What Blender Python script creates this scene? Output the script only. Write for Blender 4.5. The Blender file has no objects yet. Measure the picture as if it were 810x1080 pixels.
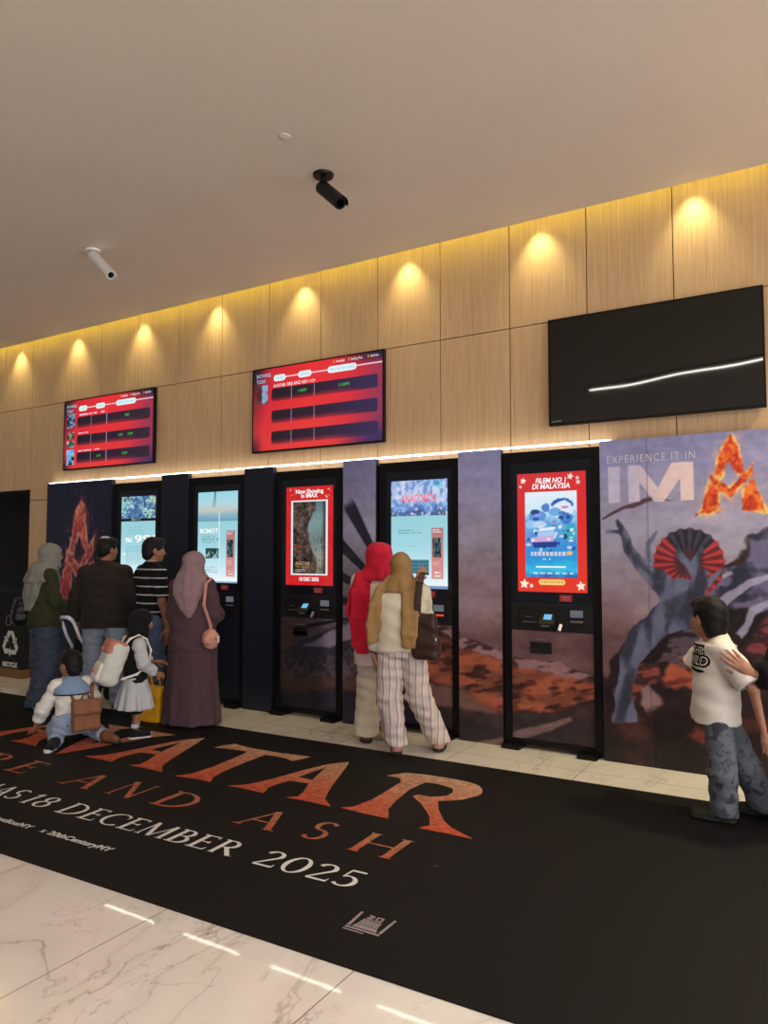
import bpy, bmesh, math, random
import numpy as np
from mathutils import Vector, Matrix
from mathutils.bvhtree import BVHTree
random.seed(7)
C = bpy.context.scene.collection
PI = math.pi

# ------------------------------------------------------------------ survey: photograph pixel -> place in the room
F, H, CX, CY = 780., 1.55, 405., 540.
HOR, VPL = 583., -890.
_p = math.atan((HOR - CY) / F)
_d = np.array([VPL - CX, HOR - CY, F]); _d /= np.linalg.norm(_d)
_u = np.array([0, -math.cos(_p), math.sin(_p)])
_X = -_d
_u -= _X * (_u @ _X); _u /= np.linalg.norm(_u)
_Y = np.cross(_u, _X)
if _Y[2] < 0: _Y = -_Y
R = np.array([_X, _Y, _u])
CAM = np.array([0, 0, H])
def ray(px, py): return R @ np.array([px - CX, py - CY, F])
def fl(px, py, z=0.0):
    r = ray(px, py); return CAM + r * ((z - H) / r[2])
def wl(px, py, y):
    r = ray(px, py); return CAM + r * (y / r[1])

YWOOD, YPAN, YKIO, ZC = 5.77, 5.66, 5.68, 4.215

# ------------------------------------------------------------------ helpers
def lin(c):
    c = np.asarray(c, float) / 255.0
    return np.where(c <= 0.04045, c / 12.92, ((c + 0.055) / 1.055) ** 2.4)
def L4(c): return (*[float(v) for v in lin(c)], 1.0)

def nodes(name):
    m = bpy.data.materials.new(name); m.use_nodes = True
    nt = m.node_tree; b = nt.nodes['Principled BSDF']
    return m, nt, b
def mat(name, col, rough=0.6, metal=0.0, var=0.08, scale=30.0, bump=0.0, bscale=None, stretch=(1, 1, 1), spec=0.5, sheen=0.0):
    """principled colour with procedural variation and optional bump"""
    m, nt, b = nodes(name)
    tc = nt.nodes.new('ShaderNodeTexCoord'); mp = nt.nodes.new('ShaderNodeMapping')
    mp.inputs['Scale'].default_value = stretch
    nt.links.new(tc.outputs['Object'], mp.inputs['Vector'])
    n = nt.nodes.new('ShaderNodeTexNoise'); n.inputs['Scale'].default_value = scale; n.inputs['Detail'].default_value = 4
    nt.links.new(mp.outputs['Vector'], n.inputs['Vector'])
    r = nt.nodes.new('ShaderNodeValToRGB')
    c = lin(col)
    r.color_ramp.elements[0].position = 0.3; r.color_ramp.elements[1].position = 0.7
    r.color_ramp.elements[0].color = (*np.clip(c * (1 - var), 0, 1), 1); r.color_ramp.elements[1].color = (*np.clip(c * (1 + var), 0, 1), 1)
    nt.links.new(n.outputs['Fac'], r.inputs['Fac']); nt.links.new(r.outputs['Color'], b.inputs['Base Color'])
    b.inputs['Roughness'].default_value = rough; b.inputs['Metallic'].default_value = metal
    b.inputs['Specular IOR Level'].default_value = spec
    if sheen: b.inputs['Sheen Weight'].default_value = sheen
    if bump:
        n2 = nt.nodes.new('ShaderNodeTexNoise'); n2.inputs['Scale'].default_value = bscale or scale * 2; n2.inputs['Detail'].default_value = 5
        nt.links.new(mp.outputs['Vector'], n2.inputs['Vector'])
        bp = nt.nodes.new('ShaderNodeBump'); bp.inputs['Strength'].default_value = bump; bp.inputs['Distance'].default_value = 0.01
        nt.links.new(n2.outputs['Fac'], bp.inputs['Height']); nt.links.new(bp.outputs['Normal'], b.inputs['Normal'])
    return m
def emat(name, col, strength):
    m, nt, b = nodes(name)
    b.inputs['Base Color'].default_value = (0, 0, 0, 1)
    b.inputs['Emission Color'].default_value = L4(col); b.inputs['Emission Strength'].default_value = strength
    return m
def cmat(name, rough=0.5, emit=0.0, spec=0.5, bump=0.0):
    """colour taken from the printed / displayed picture stored on the mesh"""
    m, nt, b = nodes(name)
    a = nt.nodes.new('ShaderNodeAttribute'); a.attribute_name = 'Col'
    if emit:
        b.inputs['Base Color'].default_value = (0.004, 0.004, 0.005, 1)
        nt.links.new(a.outputs['Color'], b.inputs['Emission Color']); b.inputs['Emission Strength'].default_value = emit
        m.cycles.emission_sampling = 'NONE'
    else:
        nt.links.new(a.outputs['Color'], b.inputs['Base Color'])
    b.inputs['Roughness'].default_value = rough; b.inputs['Specular IOR Level'].default_value = spec
    if bump:
        n2 = nt.nodes.new('ShaderNodeTexNoise'); n2.inputs['Scale'].default_value = 60
        bp = nt.nodes.new('ShaderNodeBump'); bp.inputs['Strength'].default_value = bump; bp.inputs['Distance'].default_value = 0.005
        nt.links.new(n2.outputs['Fac'], bp.inputs['Height']); nt.links.new(bp.outputs['Normal'], b.inputs['Normal'])
    return m

def tag(o, label=None, cat=None, group=None, kind=None):
    if label: o['label'] = label
    if cat: o['category'] = cat
    if group: o['group'] = group
    if kind: o['kind'] = kind
    return o
def thing(name, label, cat, loc, rz=0.0, group=None):
    o = bpy.data.objects.new(name, None); C.objects.link(o)
    o.empty_display_size = 0.1
    o.location = loc; o.rotation_euler = (0, 0, rz)
    return tag(o, label, cat, group)
def root_of(o):
    while o.parent: o = o.parent
    return o
def link(name, V, Fc, m, parent=None, local=False, smooth=False, col=None, loc=None):
    """link ONE mesh object; V in room coordinates unless local"""
    V = np.asarray(V, np.float32).reshape(-1, 3)
    if not local:
        if parent is not None: V = V - np.array(root_of(parent).location, np.float32)
        elif loc is not None: V = V - np.array(loc, np.float32)
    me = bpy.data.meshes.new(name)
    if isinstance(Fc, np.ndarray):
        n, k = Fc.shape
        me.vertices.add(len(V)); me.vertices.foreach_set('co', V.ravel())
        me.loops.add(n * k); me.loops.foreach_set('vertex_index', Fc.astype(np.int32).ravel())
        me.polygons.add(n); me.polygons.foreach_set('loop_start', np.arange(0, n * k, k, dtype=np.int32))
        me.update(calc_edges=True)
    else:
        me.from_pydata([tuple(map(float, v)) for v in V], [], Fc); me.update()
    if col is not None:
        a = me.color_attributes.new('Col', 'FLOAT_COLOR', 'POINT')
        c4 = np.ones((len(V), 4), np.float32); c4[:, :3] = col
        a.data.foreach_set('color', c4.ravel())
    if smooth: me.polygons.foreach_set('use_smooth', np.ones(len(me.polygons), bool))
    me.materials.append(m)
    o = bpy.data.objects.new(name, me); C.objects.link(o)
    if parent is not None: o.parent = parent
    elif loc is not None: o.location = loc
    return o

class MB:
    """collects plain pieces of ONE mesh"""
    def __init__(s): s.v = []; s.f = []
    def add(s, V, Fc):
        n = len(s.v); s.v += [tuple(map(float, v)) for v in V]; s.f += [tuple(i + n for i in f) for f in Fc]; return s
    def box(s, x0, x1, y0, y1, z0, z1, bev=0.0):
        if bev:
            bm = bmesh.new(); bmesh.ops.create_cube(bm, size=1)
            for v in bm.verts: v.co = Vector(((x0 + x1) / 2 + v.co.x * (x1 - x0), (y0 + y1) / 2 + v.co.y * (y1 - y0), (z0 + z1) / 2 + v.co.z * (z1 - z0)))
            bmesh.ops.bevel(bm, geom=bm.edges[:], offset=bev, segments=2, affect='EDGES', profile=0.7)
            return s.bm(bm)
        V = [(x, y, z) for x in (x0, x1) for y in (y0, y1) for z in (z0, z1)]
        return s.add(V, [(0, 1, 3, 2), (4, 6, 7, 5), (0, 4, 5, 1), (2, 3, 7, 6), (0, 2, 6, 4), (1, 5, 7, 3)])
    def bm(s, bm):
        bm.verts.index_update()
        s.add([v.co[:] for v in bm.verts], [[v.index for v in f.verts] for f in bm.faces]); bm.free(); return s
    def poly(s, pts): return s.add(pts, [tuple(range(len(pts)))])
    def tube(s, pts, r, n=12, cap=True):
        pts = [Vector(p) for p in pts]; rs = r if isinstance(r, (list, tuple)) else [r] * len(pts)
        V = []; Fc = []
        up = None
        for i, p in enumerate(pts):
            d = (pts[min(i + 1, len(pts) - 1)] - pts[max(i - 1, 0)]).normalized()
            if up is None:
                up = Vector((0, 0, 1)) if abs(d.z) < 0.9 else Vector((1, 0, 0))
            a = d.cross(up)
            if a.length < 1e-4: a = d.cross(Vector((0, 1, 0)))
            a.normalize(); b = a.cross(d).normalized(); up = b
            for k in range(n):
                t = 2 * PI * k / n; V.append(p + (a * math.cos(t) + b * math.sin(t)) * rs[i])
        for i in range(len(pts) - 1):
            for k in range(n):
                Fc.append((i * n + k, i * n + (k + 1) % n, (i + 1) * n + (k + 1) % n, (i + 1) * n + k))
        if cap: Fc += [tuple(range(n - 1, -1, -1)), tuple(range((len(pts) - 1) * n, len(pts) * n))]
        return s.add(V, Fc)
    def build(s, name, m, parent=None, **k): return link(name, s.v, s.f, m, parent, **k)

# ---- writing -------------------------------------------------------
def text_mesh(txt, size, align='LEFT', bold=0.0, shear=0.0, space=1.0):
    cu = bpy.data.curves.new('t', 'FONT'); cu.body = txt; cu.size = size; cu.align_x = align
    cu.offset = bold; cu.shear = shear; cu.space_character = space; cu.resolution_u = 3
    ob = bpy.data.objects.new('t', cu); C.objects.link(ob)
    dg = bpy.context.evaluated_depsgraph_get(); dg.update()
    me = bpy.data.meshes.new_from_object(ob.evaluated_get(dg))
    V = np.array([v.co[:] for v in me.vertices]).reshape(-1, 3); Fc = [tuple(p.vertices) for p in me.polygons]
    bpy.data.objects.remove(ob); bpy.data.curves.remove(cu); bpy.data.meshes.remove(me)
    return V, Fc
def wall_text(mb, txt, x, z, y, hgt, w=None, align='LEFT', bold=0.0, shear=0.0, flip=False, space=1.0):
    """lettering on a face that looks towards -Y; w squeezes it to a width"""
    V, Fc = text_mesh(txt, hgt * 1.38, align, bold, shear, space)
    if not len(V): return
    if w:
        x0, x1 = V[:, 0].min(), V[:, 0].max(); c = {'LEFT': x0, 'CENTER': (x0 + x1) / 2, 'RIGHT': x1}[align]
        V[:, 0] = (V[:, 0] - c) * (w / (x1 - x0))
    if flip: V[:, 0] *= -1; Fc = [f[::-1] for f in Fc]
    mb.add(np.c_[V[:, 0] + x, np.full(len(V), y), V[:, 1] + z], Fc)

# Roman serif letters drawn as strokes in a cell one cap-height tall
TK, TN = 0.135, 0.055
def _rib(pts, ws):
    pts = [np.array(p, float) for p in pts]; l = []; r = []
    for i, p in enumerate(pts):
        d = pts[min(i + 1, len(pts) - 1)] - pts[max(i - 1, 0)]; d /= (np.linalg.norm(d) + 1e-9); n = np.array([-d[1], d[0]])
        l.append(p + n * ws[i] / 2); r.append(p - n * ws[i] / 2)
    return [[l[i], l[i + 1], r[i + 1], r[i]] for i in range(len(pts) - 1)]
def _arc(cx, cy, rx, ry, a0, a1, n=18, k=1.0):
    P = []; W = []
    for i in range(n + 1):
        a = math.radians(a0 + (a1 - a0) * i / n); P.append((cx + rx * math.cos(a), cy + ry * math.sin(a)))
        W.append((TN + (TK - TN) * abs(math.cos(a)) ** 1.3) * k)
    return _rib(P, W)
def _ln(x0, y0, x1, y1, w, w1=None): return _rib([(x0, y0), (x1, y1)], [w, w1 or w])
def _sf(x, y, h=0.13): # serif
    s = 1 if y < .5 else -1
    return [[(x - h, y), (x + h, y), (x + h * .45, y + s * .05), (x - h * .45, y + s * .05)]]
def glyph(c):
    g = []; w = .8
    if c == 'M':
        w = 1.05; g += _ln(.14, 0, .17, 1, TN) + _ln(.17, 1, .53, .02, TK) + _ln(.53, .02, .88, 1, TN) + _ln(.88, 1, .93, 0, TK) + _sf(.13, 0, .12) + _sf(.93, 0, .14)
    elif c == 'A':
        w = .86; g += _ln(.1, 0, .43, 1, TN) + _ln(.42, 1, .77, 0, TK) + _ln(.2, .36, .64, .36, TN) + _sf(.1, 0, .12) + _sf(.77, 0, .14)
    elif c == 'W':
        w = 1.15; g += _ln(.05, 1, .33, 0, TK) + _ln(.33, 0, .58, 1, TN) + _ln(.58, 1, .85, 0, TK) + _ln(.85, 0, 1.08, 1, TN)
    elif c == 'S':
        w = .62; g += _arc(.31, .745, .2, .225, 30, 270) + _arc(.31, .27, .22, .25, 90, -150)
    elif c == '1':
        w = .5; g += _ln(.27, 0, .27, 1, TK) + _ln(.08, .84, .27, .98, TN) + _sf(.27, 0, .16)
    elif c == '8':
        w = .64; g += _arc(.32, .75, .19, .22, 0, 360, 24) + _arc(.32, .27, .24, .25, 0, 360, 24)
    elif c == '0':
        w = .78; g += _arc(.38, .5, .29, .48, 0, 360, 28)
    elif c == 'D':
        w = .92; g += _ln(.17, 0, .17, 1, TK) + _arc(.3, .5, .5, .475, -90, 90) + _ln(.03, .975, .32, .975, TN) + _ln(.03, .025, .32, .025, TN)
    elif c == 'E':
        w = .68; g += _ln(.17, 0, .17, 1, TK) + _ln(.03, .975, .58, .975, TN) + _ln(.17, .52, .48, .52, TN) + _ln(.03, .025, .62, .025, TN) + _ln(.57, .99, .57, .82, TN, .02) + _ln(.61, .01, .63, .2, TN, .02) + _ln(.48, .44, .48, .6, TN)
    elif c == 'F':
        w = .62; g += _ln(.17, 0, .17, 1, TK) + _ln(.03, .975, .58, .975, TN) + _ln(.17, .52, .48, .52, TN) + _sf(.17, 0) + _ln(.57, .99, .57, .82, TN, .02)
    elif c == 'I':
        w = .34; g += _ln(.17, 0, .17, 1, TK) + _sf(.17, 0) + _sf(.17, 1)
    elif c == 'C':
        w = .84; g += _arc(.5, .5, .41, .48, 48, 312) + _ln(.78, .86, .78, .68, TN, .02)
    elif c == 'B':
        w = .72; g += _ln(.17, 0, .17, 1, TK) + _arc(.32, .745, .22, .23, -90, 90) + _arc(.34, .275, .27, .25, -90, 90) + _ln(.03, .975, .34, .975, TN) + _ln(.17, .52, .34, .52, TN) + _ln(.03, .025, .36, .025, TN)
    elif c == 'R':
        w = .82; g += _ln(.17, 0, .17, 1, TK) + _arc(.32, .73, .25, .245, -90, 90) + _ln(.03, .975, .34, .975, TN) + _ln(.17, .485, .34, .485, TN) + _ln(.36, .5, .72, .02, TK) + _sf(.17, 0) + _ln(.66, .02, .84, .02, TN, .02)
    elif c == 'H':
        w = .95; g += _ln(.17, 0, .17, 1, TK) + _ln(.76, 0, .76, 1, TK) + _ln(.17, .5, .76, .5, TN) + _sf(.17, 0) + _sf(.17, 1) + _sf(.76, 0) + _sf(.76, 1)
    elif c == 'N':
        w = .95; g += _ln(.14, 0, .14, 1, TN) + _ln(.14, 1, .8, 0, TK) + _ln(.8, 0, .8, 1, TN) + _sf(.14, 0) + _sf(.8, 1) + _sf(.08, 1, .08)
    elif c == '2':
        w = .64; g += _arc(.29, .73, .22, .24, 165, -20, 14) + _ln(.5, .66, .06, .06, TK * .75, TN) + _ln(.05, .045, .6, .045, .09) + _ln(.59, .03, .61, .2, TN, .02)
    elif c == '5':
        w = .62; g += _ln(.15, .95, .55, .95, .09) + _ln(.16, .95, .12, .52, TN) + _arc(.26, .31, .26, .29, 122, -140, 16)
    else: w = .42
    return g, w
def serif_word(mb, txt, P0, P1, hgt, z, gap=0.06, sx=1.0):
    """run of serif letters on the floor from P0 to P1 (baseline ends)"""
    P0 = np.array(P0[:2], float); P1 = np.array(P1[:2], float); d = P1 - P0; Ln = np.linalg.norm(d); d /= Ln; n = np.array([-d[1], d[0]])
    gl = [glyph(c) for c in txt]; tot = sum(w for _, w in gl) * hgt + gap * hgt * (len(gl) - 1)
    s = Ln / tot; x = 0; q = 0
    for g, w in gl:
        for pts in g:
            q += 1; zz = z + (q % 7) * 0.00006
            a = [P0 + d * ((x + p[0] * hgt) * s) + n * (p[1] * hgt) for p in pts]
            mb.poly([(u[0], u[1], zz) for u in a])
        x += (w + gap) * hgt

# ---- picture fields: numpy noise, polygons -------------------------
def _hash(i, j, s):
    n = (i.astype(np.int64) * 374761393 + j.astype(np.int64) * 668265263 + s * 1442695041) & 0x7fffffff
    n = ((n ^ (n >> 13)) * 1274126177) & 0x7fffffff
    return ((n ^ (n >> 16)) & 0xffff) / 65535.0
def vnoise(x, y, s=0):
    i = np.floor(x); j = np.floor(y); u = x - i; v = y - j; u = u * u * (3 - 2 * u); v = v * v * (3 - 2 * v)
    a = _hash(i, j, s); b = _hash(i + 1, j, s); c = _hash(i, j + 1, s); d = _hash(i + 1, j + 1, s)
    return (a * (1 - u) + b * u) * (1 - v) + (c * (1 - u) + d * u) * v
def fbm(x, y, s=0, o=4):
    r = 0; a = .5
    for k in range(o): r = r + a * vnoise(x * 2 ** k, y * 2 ** k, s + k * 17); a *= .5
    return r
def sdpoly(x, y, P):
    P = np.asarray(P, float)[:, :2]; d = np.full(x.shape, 1e9); ins = np.zeros(x.shape, bool)
    for i in range(len(P)):
        a = P[i]; b = P[i - 1]; e = b - a; wx = x - a[0]; wy = y - a[1]
        t = np.clip((wx * e[0] + wy * e[1]) / (e @ e + 1e-12), 0, 1)
        d = np.minimum(d, (wx - e[0] * t) ** 2 + (wy - e[1] * t) ** 2)
        c = (a[1] > y) != (b[1] > y)
        with np.errstate(divide='ignore', invalid='ignore'):
            xi = a[0] + (y - a[1]) * e[0] / (e[1] if abs(e[1]) > 1e-9 else 1e-9)
        ins ^= c & (x < xi)
    d = np.sqrt(d); return np.where(ins, -d, d)
def sdbox(x, y, x0, x1, y0, y1, r=0.0):
    qx = np.abs(x - (x0 + x1) / 2) - (x1 - x0) / 2 + r; qy = np.abs(y - (y0 + y1) / 2) - (y1 - y0) / 2 + r
    return np.hypot(np.maximum(qx, 0), np.maximum(qy, 0)) + np.minimum(np.maximum(qx, qy), 0) - r
def sst(a, b, x):
    t = np.clip((x - a) / (b - a), 0, 1); return t * t * (3 - 2 * t)
def over(base, col, m):
    c = np.asarray(col, float)
    return base * (1 - m[..., None]) + c * m[..., None]
def ramp(t, stops):
    ts = [s[0] for s in stops]; return np.stack([np.interp(t, ts, [s[1][k] for s in stops]) for k in range(3)], -1)
def canvas(name, x0, x1, z0, z1, y, res, fn, m, parent):
    nx = max(2, int(round((x1 - x0) / res)) + 1); nz = max(2, int(round((z1 - z0) / res)) + 1)
    X, Z = np.meshgrid(np.linspace(x0, x1, nx), np.linspace(z0, z1, nz))
    col = lin(np.clip(fn(X, Z), 0, 255)).reshape(-1, 3)
    V = np.c_[X.ravel(), np.full(X.size, y), Z.ravel()]
    i = np.arange(nx * nz).reshape(nz, nx)
    Fc = np.stack([i[:-1, :-1], i[:-1, 1:], i[1:, 1:], i[1:, :-1]], -1).reshape(-1, 4)
    return link(name, V, Fc, m, parent, col=col)
# ================================================================== MATERIALS
def wood_mat():
    m, nt, b = nodes('pale_oak_veneer')
    tc = nt.nodes.new('ShaderNodeTexCoord'); mp = nt.nodes.new('ShaderNodeMapping'); mp.inputs['Scale'].default_value = (38, 38, 1.1)
    nt.links.new(tc.outputs['Object'], mp.inputs['Vector'])
    n = nt.nodes.new('ShaderNodeTexNoise'); n.inputs['Scale'].default_value = 1.6; n.inputs['Detail'].default_value = 6; n.inputs['Roughness'].default_value = .65
    nt.links.new(mp.outputs['Vector'], n.inputs['Vector'])
    r = nt.nodes.new('ShaderNodeValToRGB'); r.color_ramp.elements[0].position = .3; r.color_ramp.elements[1].position = .72
    r.color_ramp.elements[0].color = L4((196, 158, 118)); r.color_ramp.elements[1].color = L4((222, 186, 146))
    nt.links.new(n.outputs['Fac'], r.inputs['Fac']); nt.links.new(r.outputs['Color'], b.inputs['Base Color'])
    b.inputs['Roughness'].default_value = .45
    return m
def marble_mat():
    m, nt, b = nodes('polished_marble_tile')
    tc = nt.nodes.new('ShaderNodeTexCoord')
    def noise(sc, det, vec, dist=0.0):
        n = nt.nodes.new('ShaderNodeTexNoise'); n.inputs['Scale'].default_value = sc; n.inputs['Detail'].default_value = det; n.inputs['Distortion'].default_value = dist
        nt.links.new(vec, n.inputs['Vector']); return n
    def math_(op, a, b_=None):
        q = nt.nodes.new('ShaderNodeMath'); q.operation = op
        for i, v in enumerate((a, b_)):
            if v is None: continue
            if isinstance(v, (int, float)): q.inputs[i].default_value = v
            else: nt.links.new(v, q.inputs[i])
        return q.outputs[0]
    mp = nt.nodes.new('ShaderNodeMapping'); mp.inputs['Rotation'].default_value = (0, 0, .42); mp.inputs['Scale'].default_value = (1.9, .9, 1)
    nt.links.new(tc.outputs['Object'], mp.inputs['Vector'])
    v = mp.outputs['Vector']
    n1 = noise(.9, 9, v, .55); n2 = noise(2.3, 8, v, .45); n3 = noise(.8, 2, v); n4 = noise(.9, 3, tc.outputs['Object'])
    v1 = math_('ABSOLUTE', math_('SUBTRACT', n1.outputs['Fac'], .5)); v2 = math_('ABSOLUTE', math_('SUBTRACT', n2.outputs['Fac'], .5))
    def thin(v, w):
        q = nt.nodes.new('ShaderNodeMapRange'); q.inputs['From Min'].default_value = 0; q.inputs['From Max'].default_value = w; q.inputs['To Min'].default_value = 1; q.inputs['To Max'].default_value = 0
        nt.links.new(v, q.inputs['Value']); return q.outputs['Result']
    gate = nt.nodes.new('ShaderNodeMapRange'); gate.inputs['From Min'].default_value = .36; gate.inputs['From Max'].default_value = .6
    nt.links.new(n3.outputs['Fac'], gate.inputs['Value'])
    veins = math_('MULTIPLY', math_('ADD', math_('MULTIPLY', thin(v1, .007), .55), math_('MULTIPLY', thin(v2, .008), .42)), gate.outputs['Result'])
    haze = math_('MULTIPLY', thin(v1, .10), .10)
    allv = math_('MINIMUM', math_('ADD', veins, haze), 1.0)
    mx = nt.nodes.new('ShaderNodeMix'); mx.data_type = 'RGBA'
    mx.inputs['A'].default_value = L4((232, 224, 216)); mx.inputs['B'].default_value = L4((122, 100, 86))
    nt.links.new(allv, mx.inputs['Factor'])
    br = nt.nodes.new('ShaderNodeTexBrick'); br.offset = 0.0; br.squash = 1.0
    br.inputs['Scale'].default_value = 1; br.inputs['Brick Width'].default_value = .96; br.inputs['Row Height'].default_value = 1.92
    br.inputs['Mortar Size'].default_value = .0022; br.inputs['Mortar Smooth'].default_value = 0
    mb_ = nt.nodes.new('ShaderNodeMapping'); mb_.inputs['Location'].default_value = (.60, .45, 0)
    nt.links.new(tc.outputs['Object'], mb_.inputs['Vector']); nt.links.new(mb_.outputs['Vector'], br.inputs['Vector'])
    m2 = nt.nodes.new('ShaderNodeMix'); m2.data_type = 'RGBA'
    nt.links.new(br.outputs['Fac'], m2.inputs['Factor']); nt.links.new(mx.outputs['Result'], m2.inputs['A']); m2.inputs['B'].default_value = L4((110, 98, 88))
    nt.links.new(m2.outputs['Result'], b.inputs['Base Color'])
    b.inputs['Roughness'].default_value = .025; b.inputs['Specular IOR Level'].default_value = .5
    bp = nt.nodes.new('ShaderNodeBump'); bp.inputs['Strength'].default_value = .005; bp.inputs['Distance'].default_value = .02
    nb = noise(9.0, 2, tc.outputs['Object']); nt.links.new(nb.outputs['Fac'], bp.inputs['Height']); nt.links.new(bp.outputs['Normal'], b.inputs['Normal'])
    return m
def molten_mat(name, y0, y1, slope, top, bot):
    """printed lettering: tan at the heads running to ember orange at the feet, worn and mottled"""
    m, nt, b = nodes(name)
    tc = nt.nodes.new('ShaderNodeTexCoord'); sp = nt.nodes.new('ShaderNodeSeparateXYZ'); nt.links.new(tc.outputs['Object'], sp.inputs[0])
    mr = nt.nodes.new('ShaderNodeMapRange'); mr.inputs['From Min'].default_value = y0; mr.inputs['From Max'].default_value = y1
    n = nt.nodes.new('ShaderNodeTexNoise'); n.inputs['Scale'].default_value = 9; n.inputs['Detail'].default_value = 8; n.inputs['Roughness'].default_value = .7
    nt.links.new(tc.outputs['Object'], n.inputs['Vector'])
    a = nt.nodes.new('ShaderNodeMath'); a.operation = 'MULTIPLY_ADD'; a.inputs[1].default_value = (y1 - y0) * .9
    nt.links.new(n.outputs['Fac'], a.inputs[0]); nt.links.new(sp.outputs['Y'], a.inputs[2])
    s = nt.nodes.new('ShaderNodeMath'); s.operation = 'SUBTRACT'; s.inputs[1].default_value = (y1 - y0) * .45; nt.links.new(a.outputs[0], s.inputs[0])
    nt.links.new(s.outputs[0], mr.inputs['Value'])
    r = nt.nodes.new('ShaderNodeValToRGB'); e = r.color_ramp.elements
    e[0].color = L4(bot); e[1].color = L4(top); k = e.new(.45); k.color = L4([(p * .45 + q * .55) for p, q in zip(top, bot)])
    nt.links.new(mr.outputs['Result'], r.inputs['Fac'])
    n2 = nt.nodes.new('ShaderNodeTexNoise'); n2.inputs['Scale'].default_value = 26; n2.inputs['Detail'].default_value = 8; n2.inputs['Roughness'].default_value = .75
    nt.links.new(tc.outputs['Object'], n2.inputs['Vector'])
    r2 = nt.nodes.new('ShaderNodeValToRGB'); r2.color_ramp.elements[0].position = .32; r2.color_ramp.elements[0].color = (.35, .33, .32, 1); r2.color_ramp.elements[1].position = .6; r2.color_ramp.elements[1].color = (1.1, 1.1, 1.1, 1)
    nt.links.new(n2.outputs['Fac'], r2.inputs['Fac'])
    mx = nt.nodes.new('ShaderNodeMix'); mx.data_type = 'RGBA'; mx.blend_type = 'MULTIPLY'; mx.inputs['Factor'].default_value = 1
    nt.links.new(r.outputs['Color'], mx.inputs['A']); nt.links.new(r2.outputs['Color'], mx.inputs['B']); nt.links.new(mx.outputs['Result'], b.inputs['Base Color'])
    b.inputs['Roughness'].default_value = .6
    return m

M = {}
M['wood'] = wood_mat(); M['marble'] = marble_mat()
M['ceil'] = mat('ceiling_paint', (220, 208, 194), .85, var=.015, scale=2)
M['groove'] = mat('shadow_gap', (60, 42, 28), .8)
M['black'] = mat('black_metal', (5, 5, 7), .45, var=.1, scale=8, spec=.3)
M['blackgloss'] = mat('black_glass', (3, 3, 4), .05, var=.02, scale=4); M['offscreen'] = mat('switched_off_screen_glass', (3, 3, 4), .03, var=.02, scale=4, spec=.6)
M['navy'] = mat('navy_black_laminate', (27, 30, 44), .4, var=.05, scale=3, spec=.4)
M['face'] = mat('navy_glass_face', (22, 24, 35), .2, var=.04, scale=3)
M['bay'] = mat('charcoal_plastic', (24, 24, 29), .45, var=.06, scale=20)
M['dark'] = mat('near_black_plastic', (8, 8, 9), .5, var=.1, scale=20)
M['grey'] = mat('grey_plastic', (120, 122, 128), .4, var=.05, scale=20)
M['alu'] = mat('brushed_aluminium', (150, 150, 152), .35, .8, var=.05, scale=20)
M['void'] = mat('near_black_matt', (14, 13, 13), .8, var=.1, scale=5)  # near-black colour for the doorway recess and the bin
M['white'] = mat('white_enamel', (228, 224, 218), .35, var=.02, scale=10)
M['redlabel'] = mat('red_sticker', (190, 40, 40), .4, var=.05, scale=40)
M['bluelight'] = emat('reader_screen_light', (110, 190, 235), 1.0)
M['greylight'] = emat('small_grey_screen_light', (120, 125, 135), .6)
M['redlight'] = emat('red_status_light', (240, 60, 50), 1.2)
M['led'] = emat('white_led_strip', (255, 250, 238), 5.5)
M['sideled'] = emat('soft_white_led_strip', (255, 240, 215), 1.1)
M['cove'] = emat('amber_cove_led', (255, 250, 96), 15.0)
M['line'] = emat('linear_ceiling_light', (255, 246, 234), 36.0)
M['lamp'] = emat('warm_spot_lens', (255, 226, 140), 20.0)
M['carpet'] = mat('black_printed_carpet', (19, 17, 17), .65, var=.08, scale=120, bump=.12, bscale=500, spec=.22)
M['print'] = cmat('printed_vinyl', .42, spec=.4)
M['screen'] = cmat('lit_screen', .12, emit=1.0)
M['wtext'] = emat('white_screen_lettering', (255, 250, 250), 1.0)
M['ctext'] = emat('pale_blue_screen_lettering', (170, 215, 240), .95)
M['gtext'] = emat('green_screen_lettering', (60, 215, 90), .9)
M['otext'] = emat('old_gold_screen_lettering', (190, 160, 110), .8)
M['ptext'] = emat('pink_screen_lettering', (250, 110, 130), .95)
M['dtext'] = emat('grey_screen_lettering', (95, 130, 140), .8)
M['wprint'] = mat('white_print', (222, 220, 216), .5, var=.03, scale=40)
M['greyprint'] = mat('mauve_grey_print', (150, 138, 142), .6, var=.12, scale=60)
M['panelprint'] = mat('pale_lilac_print', (222, 216, 226), .45, var=.03, scale=20)
M['plinth'] = mat('brown_wood_plinth', (120, 84, 46), .5, var=.2, scale=14, stretch=(.2, 1, 3))

# ================================================================== ROOM SHELL
def struct(o): o['kind'] = 'structure'; return o
b = MB().box(-13, 4.5, -4, 6.2, -.12, 0); struct(b.build('floor', M['marble']))
XJ = [-.30 - .65 * k for k in range(-7, 20)]           # seams of the oak veneer sheets
b = MB(); fine = .004
ZJ = [0, 1.01, 2.22, 3.425, 4.62]
DX = -8.80                                             # doorway jamb
cols = sorted([x for x in XJ if x > DX + .05] + [DX]); cols.append(cols[-1] + .65)
for i in range(len(cols) - 1):
    for j in range(4):
        b.box(cols[i] + fine, cols[i + 1] - fine, YWOOD, YWOOD + .02, ZJ[j] + fine, ZJ[j + 1] - fine)
b2 = MB(); lc = sorted([x for x in XJ if x < DX - .05] + [DX])
for i in range(len(lc) - 1):
    for z0, z1 in ((2.355, 3.425), (3.425, 4.62)):
        b2.box(lc[i] + fine, lc[i + 1] - fine, YWOOD, YWOOD + .02, z0 + fine, z1 - fine)
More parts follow.
